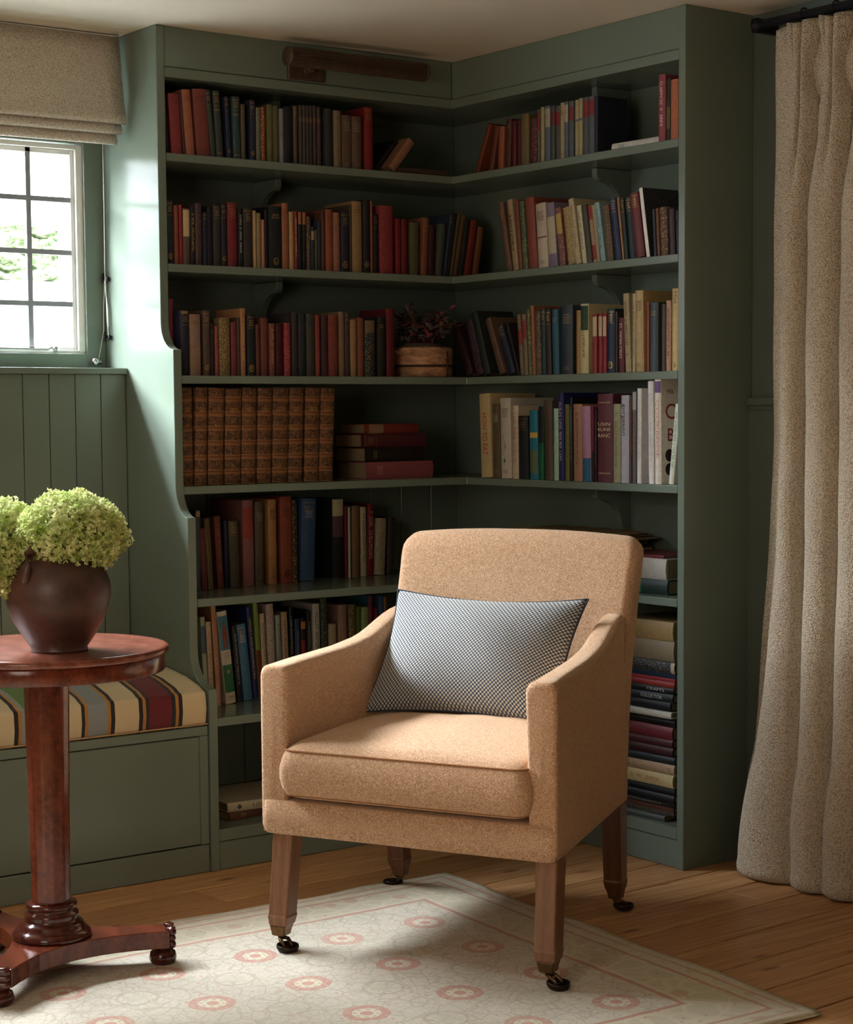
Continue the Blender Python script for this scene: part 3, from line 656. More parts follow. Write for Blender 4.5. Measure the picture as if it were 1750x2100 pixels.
# ================================================================== earthenware pot and hydrangeas
VC = Vector((-2.045, -1.145, 0.7405))
pot = thing('earthenware_pot', 'dark brown earthenware pot standing on the round table', 'pot', tuple(VC))
bm = bmesh.new(); lathe(bm, [(0.050, 0.0), (0.061, 0.0), (0.062, 0.004), (0.060, 0.007), (0.076, 0.030), (0.097, 0.066), (0.109, 0.098), (0.1135, 0.125), (0.1115, 0.150), (0.101, 0.175), (0.085, 0.193), (0.070, 0.204), (0.064, 0.214), (0.066, 0.223), (0.070, 0.226), (0.066, 0.2265), (0.059, 0.216), (0.060, 0.204), (0.080, 0.185), (0.100, 0.14), (0.085, 0.08), (0.050, 0.012)], 64); obj('body', bm, M['pot'], pot, True)
bm = bmesh.new(); a = math.radians(207); u = Vector((math.cos(a), math.sin(a), 0))
pts = [u * 0.066 + Vector((0, 0, 0.219)), u * 0.083 + Vector((0, 0, 0.222)), u * 0.098 + Vector((0, 0, 0.212)), u * 0.107 + Vector((0, 0, 0.192)), u * 0.108 + Vector((0, 0, 0.172)), u * 0.107 + Vector((0, 0, 0.155))]
tube(bm, pts, [0.010, 0.011, 0.010, 0.010, 0.011, 0.008], 12); obj('handle', bm, M['pot'], pot, True)
def hydrangea(center, rx, ry, rz, n, seed, label, stem_to):
    h = thing('hydrangea', label, 'flower', (center[0], center[1], center[2]), 0, 'lime green hydrangeas in the pot')
    rnd = random.Random(seed); bm = bmesh.new()
    lumps = [(Vector((rnd.gauss(0, 1), rnd.gauss(0, 1), rnd.gauss(0, 1))).normalized(), rnd.uniform(0.5, 1.0)) for _ in range(40)]
    for i in range(n):
        z = 1 - 1.75 * (i + 0.5) / n; ph = i * 2.399963; r = math.sqrt(max(0, 1 - z * z))
        d = Vector((r * math.cos(ph), r * math.sin(ph), z)); d = (d + Vector((rnd.uniform(-.06, .06), rnd.uniform(-.06, .06), rnd.uniform(-.06, .06)))).normalized()
        k = max(q * math.exp(-((1 - d.dot(l)) / 0.035)) for l, q in lumps)
        sc = 0.80 + 0.17 * k + rnd.uniform(-0.13, 0.10)
        c = Vector((d.x * rx * sc, d.y * ry * sc, d.z * rz * sc))
        nrm = (d + Vector((rnd.gauss(0, .75), rnd.gauss(0, .75), rnd.gauss(0, .75)))).normalized()
        t1 = nrm.orthogonal().normalized(); t2 = nrm.cross(t1); rot0 = rnd.uniform(0, PI); s = rnd.uniform(0.0042, 0.0066)
        for q in range(4):
            a = rot0 + q * PI / 2; e = t1 * math.cos(a) + t2 * math.sin(a); f = t1 * -math.sin(a) + t2 * math.cos(a)
            p0 = c; p1 = c + e * s * 0.6 + f * s * 0.48 + nrm * s * 0.20; p2 = c + e * s * 1.15 + nrm * s * rnd.uniform(0.1, 0.75); p3 = c + e * s * 0.6 - f * s * 0.48 + nrm * s * 0.20
            vs = [bm.verts.new(p) for p in (p0, p1, p2, p3)]; bm.faces.new((vs[0], vs[1], vs[2])); bm.faces.new((vs[0], vs[2], vs[3]))
    obj('bloom', bm, M['petal'], h, keep=True)
    bm = bmesh.new(); lathe(bm, [(0.01, -rz * 0.62), (rx * 0.52, -rz * 0.3), (rx * 0.62, rz * 0.1), (rx * 0.46, rz * 0.45), (0.01, rz * 0.62)], 24); obj('inner_bloom', bm, flat('6c8638', 0.9, 0.5, nscale=180), h, True)
    bm = bmesh.new(); st = Vector(stem_to) - Vector(center); tube(bm, [Vector((0, 0, -rz * 0.3)), st * 0.5 + Vector((0, 0, 0.01)), st], 0.003, 8); obj('stem', bm, M['stem'], h, True)
    return h
hydrangea((-2.018, -1.150, 0.990), 0.132, 0.118, 0.100, 5600, 1, 'large lime green hydrangea head on the right of the dark pot', (-2.04, -1.14, 0.86))
hydrangea((-2.170, -1.090, 0.930), 0.085, 0.080, 0.092, 3000, 2, 'lime green hydrangea head drooping over the left rim of the dark pot', (-2.07, -1.14, 0.86))
hydrangea((-2.120, -1.020, 0.990), 0.095, 0.090, 0.085, 1800, 3, 'lime green hydrangea head at the back, between its two neighbours', (-2.05, -1.13, 0.86))

# ================================================================== armchair
CH = thing('armchair', 'camel wool upholstered armchair on brass castors standing half on the rug', 'armchair', (-1.397, -1.515, 0.0), math.radians(-63.5))
SH = -0.07
def sh(p): return (p[0] + SH * p[1], p[1], p[2])
def rrect(cx, cy, hx, hy, r, n=5):
    out = []
    for (sx, sy, a0) in ((1, 1, 0), (-1, 1, PI / 2), (-1, -1, PI), (1, -1, 1.5 * PI)):
        for k in range(n + 1):
            a = a0 + k / n * PI / 2; out.append((cx + sx * (hx - r) + r * math.cos(a), cy + sy * (hy - r) + r * math.sin(a)))
    return out
def lerp(tab, x):
    if x <= tab[0][0]: return tab[0][1]
    for (a, b), (c, d) in zip(tab, tab[1:]):
        if x <= c: t_ = (x - a) / (c - a); t_ = t_ * t_ * (3 - 2 * t_) * 0.35 + t_ * 0.65; return b + (d - b) * t_
    return tab[-1][1]
HW = [(0, 0.371), (0.72, 0.315)]
def hw(v): return 0.371 + (0.315 - 0.371) * min(max(v, 0), 0.8) / 0.72
# seat frame rail
bm = bmesh.new(); rings = []
for z, ins in ((0.280, 0.010), (0.2815, 0.004), (0.286, 0.0), (0.32, -0.001), (0.358, 0.0), (0.3605, 0.004)):
    poly = []
    base_ = [(-0.3705, -0.006), (0.3705, -0.006), (0.3145, 0.705), (-0.3145, 0.705)]
    cc = (0, 0.35)
    for i, (a, b) in enumerate(base_):
        pa, pb = Vector(base_[i - 1]), Vector(base_[(i + 1) % 4]); q = Vector((a, b)); r = 0.020
        d0 = (pa - q).normalized(); d1 = (pb - q).normalized(); q = q + (d0 + d1) * ins
        for k in range(6):
            s = k / 5; A = q + d0 * r * 1.3; B = q + d1 * r * 1.3
            w_ = A * (1 - s) ** 2 + q * 2 * s * (1 - s) + B * s * s; poly.append(w_)
    rings.append([sh((p.x, p.y, z)) for p in poly])
loft(bm, rings); obj('seat_frame', bm, M['wool'], CH, True)
# arms
ATOP = [(0, 0.671), (0.12, 0.677), (0.30, 0.683), (0.42, 0.694), (0.50, 0.714), (0.55, 0.732), (0.60, 0.745), (0.66, 0.752)]
for s in (-1, 1):
    bm = bmesh.new(); rings = []
    for v, ins in ((-0.002, 0.016), (-0.001, 0.009), (0.002, 0.003), (0.008, 0.0), (0.03, 0), (0.07, 0), (0.12, 0), (0.18, 0), (0.24, 0), (0.30, 0), (0.36, 0), (0.41, 0), (0.45, 0), (0.49, 0), (0.53, 0), (0.57, 0), (0.61, 0), (0.65, 0), (0.655, 0.01)):
        top = lerp(ATOP, v) - ins; bot = 0.2825; wd = 0.031 + 0.003 * math.exp(-v / 0.05)
        hx = wd - ins * 0.8; cu_ = s * (hw(v) + 0.0012 - wd)
        rg = []
        for (a, z) in rrect(0, (top + bot) / 2, hx, (top - bot) / 2, min(0.022, hx * 0.95), 6):
            # outer face stays straight, inner face swells like a pad near the top
            sw = 0.010 * math.exp(-((z - 0.60) / 0.09) ** 2) if a * s < 0 else 0.0
            rg.append(sh((cu_ + a - s * sw, v, z)))
        rings.append(rg)
    loft(bm, rings); am = obj('arm', bm, M['wool'], CH, True)
    # piping down the outer front corner
    bm = bmesh.new(); e = s * 0.366
    tube(bm, [sh((e, 0.004, 0.284)), sh((e, 0.002, 0.36)), sh((e, 0.003, 0.5)), sh((e, 0.003, 0.652)), sh((e - s * 0.004, 0.010, 0.668))], 0.0016, 6); obj('piping', bm, M['stitch'], am, True)
# back
bm = bmesh.new(); rings = []
BT = [(0.30, 0.702), (0.45, 0.712), (0.60, 0.728), (0.75, 0.758), (0.85, 0.785), (0.95, 0.815)]   # outer face
TH = [(0.30, 0.13), (0.55, 0.118), (0.75, 0.098), (0.90, 0.082), (0.95, 0.078)]
WB = [(0.28, 0.3155), (0.45, 0.3185), (0.60, 0.3215), (0.75, 0.3265), (0.90, 0.332), (0.95, 0.332)]
lv = [0.30, 0.36, 0.42, 0.48, 0.54, 0.60, 0.66, 0.72, 0.77, 0.81, 0.84, 0.865, 0.885, 0.900, 0.912, 0.921, 0.927, 0.930]
for i, z in enumerate(lv):
    vo = lerp(BT, z); th = lerp(TH, z); w_ = lerp(WB, z)
    cut = 0.0; tc = 0.0
    if z > 0.885:
        q = (z - 0.885) / 0.045; cut = 0.036 * (1 - math.sqrt(max(0, 1 - q * q))); tc = 0.5 * th * (1 - math.sqrt(max(0, 1 - (max(0, z - 0.900) / 0.0305) ** 2)))
    rg = []
    for (a, b) in rrect(0, vo - th / 2, w_ - cut, max(0.004, th / 2 - tc), min(0.026, max(0.0035, th / 2 - tc - 0.0005)), 6):
        # gentle concave inner face, crowned top
        inner = b < vo - th / 2
        bb = b + (0.010 * (1 - (a / w_) ** 2) * min(1, max(0, (z - 0.45) / 0.2)) if inner else -0.0)
        zz = z + 0.022 * max(0, (1 - (a / (w_)) ** 2)) * max(0, (z - 0.70) / 0.23)
        rg.append(sh((a, bb, zz)))
    rings.append(rg)
# extra in-between points across the width for the crown
def densify(rg, m=14):
    out = []
    for i, p in enumerate(rg):
        q = rg[(i + 1) % len(rg)]; out.append(Vector(p)); d = (Vector(q) - Vector(p)).length
        if d > 0.2:
            for k in range(1, m): out.append(Vector(p).lerp(Vector(q), k / m))
    return out
rings = []
for i, z in enumerate(lv):
    vo = lerp(BT, z); th = lerp(TH, z); w_ = lerp(WB, z); cut = 0.0; tc = 0.0
    if z > 0.885:
        q = (z - 0.885) / 0.045; cut = 0.036 * (1 - math.sqrt(max(0, 1 - q * q))); tc = 0.5 * th * (1 - math.sqrt(max(0, 1 - (max(0, z - 0.898) / 0.0325) ** 2)))
    base_ = densify([(a, b, z) for a, b in rrect(0, vo - th / 2, w_ - cut, max(0.004, th / 2 - tc), min(0.026, max(0.0035, th / 2 - tc - 0.0005)), 6)])
    rg = []
    for p in base_:
        bb = p.y + (0.012 * (1 - (p.x / w_) ** 2) * min(1, max(0, (z - 0.45) / 0.2)) if p.y < vo - th / 2 else 0)
        rg.append(sh((p.x, bb, z + 0.016 * max(0, (1 - abs(p.x / w_) ** 2.5)) * max(0, (z - 0.70) / 0.23))))
    rings.append(rg)
loft(bm, rings); bk = obj('backrest', bm, M['wool'], CH, True)
# seat cushion with a puffed crown
bm = bmesh.new(); rings = []
def crng(ins, z, crown=0.0, k=1.0):
    cx, cy, hx, hy = 0.0, 0.255, 0.309 - ins, 0.278 - ins
    out = []
    for (a, b) in densify([(q[0], q[1], 0) for q in rrect(cx, cy, max(hx * k, 0.01), max(hy * k, 0.01), max(0.003, 0.034 * k), 5)], 18) if False else [(q.x, q.y) for q in densify([(w[0], w[1], 0) for w in rrect(cx, cy, max(hx * k, 0.01), max(hy * k, 0.01), max(0.003, 0.034 * k), 5)], 18)]:
        out.append((a, b))
    return [sh((a, b, z + crown)) for a, b in out]
zs_ = [(0.372, 0.035), (0.371, 0.016), (0.376, 0.004), (0.392, -0.004), (0.415, -0.009), (0.440, -0.009), (0.462, -0.004), (0.478, 0.002)]
n0 = None
for z, ins in zs_: rings.append(crng(ins, z))
vr = [[bm.verts.new(p) for p in r] for r in rings]
n = len(vr[0])
for q in vr:
    if len(q) != n: n = min(n, len(q))
def bridge(a, b):
    m = len(a)
    for i in range(m): bm.faces.new([a[i], a[(i + 1) % m], b[(i + 1) % m], b[i]])
for a, b in zip(vr, vr[1:]): bridge(a, b)
# crowned top from concentric copies of the rim
rim = [Vector(v.co) for v in vr[-1]]; ce_ = Vector(sh((0.0, 0.26, 0.478))); last = vr[-1]
for k in range(1, 13):
    f = 1 - k / 12.5; zc = 0.012 + 0.036 * (1 - f ** 2.4)
    ring_ = []
    for p in rim:
        q = ce_ + (p - ce_) * f; q.z = 0.478 + zc + 0.0016 * math.sin(q.x * 55 + q.y * 20) * (1 - f) + 0.003 * math.sin(q.x * 14 + 1)
        ring_.append(bm.verts.new(q))
    bridge(last, ring_); last = ring_
bm.faces.new(last); bm.faces.new(vr[0][::-1])
sc_ = obj('seat_cushion', bm, M['wool'], CH, True)
bm = bmesh.new(); tube(bm, [p + Vector((0, 0, 0.003)) for p in rim] + [rim[0] + Vector((0, 0, 0.003))], 0.0021, 6); obj('piping', bm, M['stitch'], sc_, True)
bm = bmesh.new(); low = [Vector(v) for v in crng(0.003, 0.378)]; tube(bm, low + [low[0]], 0.0018, 6); obj('piping', bm, M['stitch'], sc_, True)
# legs and castors
def leg(top, bot, w0, w1, mat, cdir, zfloor):
    bm = bmesh.new(); t0, b0 = Vector(top), Vector(bot); rings = []
    for k, w_ in ((0, w0), (0.35, w0 * 0.93), (0.80, w1 * 1.06), (0.82, w1 * 1.12), (0.90, w1 * 0.98), (0.905, w1 * 0.90), (1.0, w1 * 0.66)):
        c = t0.lerp(b0, k); r = rrect(c.x, c.y, w_, w_, w_ * 0.16, 2)
        rings.append([(a, b, c.z) for a, b in r])
    loft(bm, rings); lg = bevel(obj('leg', bm, mat, CH), 0.001, 1)
    bm = bmesh.new(); loft(bm, [[(a, b, z) for a, b in rrect(b0.x, b0.y, w_, w_, w_ * 0.2, 2)] for z, w_ in ((b0.z + 0.022, w1 * 0.82), (b0.z + 0.020, w1 * 0.86), (b0.z - 0.001, w1 * 0.70), (b0.z - 0.003, w1 * 0.55))])
    lathe(bm, [(0.007, b0.z - 0.012), (0.009, b0.z - 0.002)], 12, b0.x, b0.y)
    obj('socket', bm, M['brass_dark'], lg)
    d = Vector((cdir[0], cdir[1], 0)).normalized(); sd = Vector((-d.y, d.x, 0)); wc = Vector((b0.x, b0.y, 0)) + d * 0.026
    bm = bmesh.new()
    for sg in (-1, 1):
        tube(bm, [Vector((b0.x, b0.y, b0.z - 0.008)) + sd * 0.004 * sg, Vector((b0.x, b0.y, b0.z - 0.010)) + d * 0.012 + sd * 0.010 * sg, wc + sd * 0.010 * sg + Vector((0, 0, zfloor + 0.020)), wc + d * 0.006 + sd * 0.010 * sg + Vector((0, 0, zfloor + 0.012))], [0.005, 0.0048, 0.004, 0.003], 8)
    tube(bm, [wc + sd * 0.012 + Vector((0, 0, zfloor + 0.013)), wc - sd * 0.012 + Vector((0, 0, zfloor + 0.013))], 0.0035, 8)
    obj('horn', bm, M['brass_dark'], lg, True)
    bm = bmesh.new(); mt = Matrix.Translation(wc + Vector((0, 0, zfloor + 0.0005))) @ Matrix.Rotation(math.radians(4), 4, sd)
    lathe(bm, [(0.006, 0.001), (0.014, 0.0012), (0.0225, 0.005), (0.0265, 0.013), (0.0255, 0.0185), (0.0235, 0.0185), (0.0225, 0.014), (0.016, 0.0075), (0.005, 0.006)], 32, mtx=mt); obj('castor_wheel', bm, M['iron_brown'], lg, True)
M['iron_brown'] = flat('2e221c', 0.35, 0.3, 0.6, name='dark_castor_bronze')
leg((-0.318, 0.030, 0.283), (-0.322, 0.000, 0.047), 0.027, 0.0235, M['leg_wood'], (1, -0.5), 0.0085)
leg((0.343, 0.030, 0.283), (0.350, 0.000, 0.047), 0.027, 0.0235, M['leg_wood'], (1, -0.25), 0.0085)
leg((0.252, 0.630, 0.283), (0.246, 0.665, 0.040), 0.027, 0.022, M['leg_wood_dark'], (0.25, 0.6), 0.001)
leg((-0.352, 0.615, 0.283), (-0.352, 0.650, 0.040), 0.027, 0.022, M['leg_wood_dark'], (-1, 0.2), 0.001)

# scatter cushion leaning in the chair
bm = bmesh.new(); uvl = bm.loops.layers.uv.new('UVMap'); NX, NY = 44, 30
def pil(s, t_, side):
    x = 0.262 * s * (1 - 0.075 * (1 - t_ * t_)); y = 0.172 * t_ * (1 - 0.125 * (1 - s * s))
    z = 0.074 * (max(0, 1 - abs(s) ** 2.4) ** 0.62) * (max(0, 1 - abs(t_) ** 2.4) ** 0.62)
    z += 0.004 * math.sin(s * 5 + t_ * 3) * (1 - s * s) * (1 - t_ * t_)
    return Vector((x, y, side * z))
grids = {}
for side in (1, -1):
    g = [[bm.verts.new(pil(-1 + 2 * i / NX, -1 + 2 * j / NY, side)) for i in range(NX + 1)] for j in range(NY + 1)]
    for j in range(NY):
        for i in range(NX):
            ids = ((i, j), (i + 1, j), (i + 1, j + 1), (i, j + 1)); ids = ids if side > 0 else ids[::-1]
            f = bm.faces.new([g[b][a] for a, b in ids])
            for lp, (a, b) in zip(f.loops, ids): lp[uvl].uv = (a / NX * 1.08, b / NY * 0.72)
bmesh.ops.remove_doubles(bm, verts=bm.verts, dist=0.0004)
me = bpy.data.meshes.new('scatter_cushion'); bm.to_mesh(me); bm.free()
pc = link('scatter_cushion', me, M['weave'], None, True)
chm = Matrix.Translation((-1.397, -1.515, 0)) @ Matrix.Rotation(math.radians(-63.5), 4, 'Z')
# local frame of the cushion: x across, y up its height, z towards the sitter
lean = math.radians(33)
pm = Matrix(((1, 0, 0, -0.052), (0, math.sin(lean), -math.cos(lean), 0.478), (0, math.cos(lean), math.sin(lean), 0.651), (0, 0, 0, 1)))
pc.matrix_world = chm @ pm @ Matrix.Rotation(math.radians(-0.6), 4, 'Z')
tag(pc, 'navy and cream woven cushion leaning in the camel armchair', 'cushion')
bm = bmesh.new()
tube(bm, [pil(-1 + 2 * i / 40, 1, 0) for i in range(41)], 0.0022, 6); tube(bm, [pil(-1 + 2 * i / 40, -1, 0) for i in range(41)], 0.0022, 6)
tube(bm, [pil(1, -1 + 2 * i / 40, 0) for i in range(41)], 0.0022, 6); tube(bm, [pil(-1, -1 + 2 * i / 40, 0) for i in range(41)], 0.0022, 6)
obj('edge_seam', bm, flat('2e3a46', 0.9), pc, True)

# ================================================================== picture light on the fascia
pl = thing('picture_light', 'ribbed aged bronze picture light mounted on the bookcase fascia', 'wall light', (-0.66, -0.2085, 2.235))
bm = bmesh.new(); mt = Matrix.Translation((-0.238, -0.085, 0.018)) @ Matrix.Rotation(PI / 2, 4, 'Y')
n = 88; rings = []
for zz in (0.0, 0.012, 0.462, 0.474):
    rings.append([mt @ Vector((((0.0262 + (0.0010 * (1 if i % 2 else -1) if 0.005 < zz < 0.47 else 0)) * math.cos(2 * PI * i / n)), (0.0262 + (0.0010 * (1 if i % 2 else -1) if 0.005 < zz < 0.47 else 0)) * math.sin(2 * PI * i / n), zz)) for i in range(n)])
loft(bm, rings); obj('lamp_shade', bm, M['bronze'], pl)
for xx in (-0.243, 0.234):
    bm = bmesh.new(); lathe(bm, [(0.022, 0.0), (0.0275, 0.002), (0.0275, 0.008), (0.0255, 0.009)], 48, mtx=Matrix.Translation((xx, -0.085, 0.018)) @ Matrix.Rotation(PI / 2, 4, 'Y')); obj('end_cap', bm, M['bronze'], pl, True)
bm = bmesh.new(); box(bm, -0.190, -0.064, -0.012, 0.0, -0.030, 0.038); bevel(obj('mounting_plate', bm, M['bronze'], pl), 0.004, 3)
bm = bmesh.new(); tube(bm, [(-0.125, -0.010, 0.002), (-0.125, -0.040, 0.002), (-0.125, -0.070, 0.010)], 0.007, 12)
for k, (r, y) in enumerate(((0.017, -0.014), (0.013, -0.024), (0.015, -0.034))): lathe(bm, [(r * 0.7, -0.003), (r, 0), (r * 0.7, 0.003)], 24, mtx=Matrix.Translation((-0.125, y, 0.002)) @ Matrix.Rotation(PI / 2, 4, 'X'))
obj('swivel_arm', bm, M['bronze'], pl, True)

# ================================================================== basket with a trailing plant
bk_ = thing('bark_planter', 'pale bark planter with dark bands standing in the corner of the third shelf', 'planter', (-0.352, -0.172, 1.3538))
bm = bmesh.new(); lathe(bm, [(0.094, 0.0), (0.098, 0.002), (0.0965, 0.03), (0.0985, 0.036), (0.098, 0.088), (0.094, 0.090), (0.090, 0.087), (0.086, 0.02)], 48); obj('body', bm, M['bark'], bk_, True)
bm = bmesh.new(); lathe(bm, [(0.0975, 0.030), (0.1005, 0.032), (0.1005, 0.036), (0.0975, 0.038)], 48, caps=False)
a = math.radians(-72); u = Vector((math.cos(a), math.sin(a), 0)); tube(bm, [u * 0.0995 + Vector((0, 0, 0.002)), u * 0.1015 + Vector((0, 0, 0.04)), u * 0.1 + Vector((0, 0, 0.078))], 0.0025, 6); obj('band', bm, M['band'], bk_, True)
bm = bmesh.new(); lathe(bm, [(0.089, 0.078), (0.08, 0.092), (0.05, 0.104), (0.005, 0.108)], 32); obj('moss', bm, M['soil'], bk_, True)
plant = thing('trailing_plant', 'dark leaved trailing plant with reddish stems growing in the bark planter', 'plant', (-0.352, -0.172, 1.440))
rnd = random.Random(21); bmL = bmesh.new(); bmR = bmesh.new(); bmS = bmesh.new(); bmB = bmesh.new()
def leafm(bm, c, d, nrm, L, w_):
    d = d.normalized(); s = d.cross(nrm).normalized(); nn_ = s.cross(d).normalized()
    pts = [c, c + d * L * 0.3 + s * w_ * 0.8 + nn_ * L * 0.10, c + d * L * 0.65 + s * w_ * 0.75 + nn_ * L * 0.08, c + d * L, c + d * L * 0.65 - s * w_ * 0.75 + nn_ * L * 0.08, c + d * L * 0.3 - s * w_ * 0.8 + nn_ * L * 0.10]
    v = [bm.verts.new(p) for p in pts]; mid = bm.verts.new(c + d * L * 0.5)
    for i in range(6): bm.faces.new((v[i], v[(i + 1) % 6], mid))
for k in range(46):
    a = rnd.uniform(0, 2 * PI); r0 = rnd.uniform(0.01, 0.05); up = rnd.uniform(0.04, 0.115); out = rnd.uniform(0.02, 0.085)
    if math.sin(a) > 0.3: out *= 0.7
    p0 = Vector((r0 * math.cos(a), r0 * math.sin(a), 0.01)); p1 = p0 + Vector((out * 0.4 * math.cos(a), out * 0.4 * math.sin(a), up * 0.75)); p2 = p0 + Vector((out * math.cos(a), out * math.sin(a), up + rnd.uniform(-0.03, 0.02)))
    tube(bmS, [p0, p1, p2], [0.0014, 0.0012, 0.0008], 5)
    for j in range(9):
        s = 0.25 + 0.75 * j / 8; q = p0 * (1 - s) ** 2 + p1 * 2 * s * (1 - s) + p2 * s * s
        d = Vector((rnd.gauss(0, 1), rnd.gauss(0, 1) - 0.3, rnd.uniform(-0.2, 0.8)))
        leafm(bmR if rnd.random() < 0.28 else bmL, q, d, Vector((rnd.gauss(0, .4), rnd.gauss(0, .4), 1)), rnd.uniform(0.020, 0.036), rnd.uniform(0.008, 0.013))
    if rnd.random() < 0.45:
        lathe(bmB, [(0.0005, -0.0022), (0.0022, 0), (0.0005, 0.0022)], 6, mtx=Matrix.Translation(p2))
obj('foliage', bmL, M['leaf_dark'], plant, keep=True); obj('red_foliage', bmR, M['leaf_red'], plant, keep=True)
obj('stem', bmS, M['leaf_red'], plant, True); obj('bud', bmB, flat('c0a850', 0.6), plant, True)

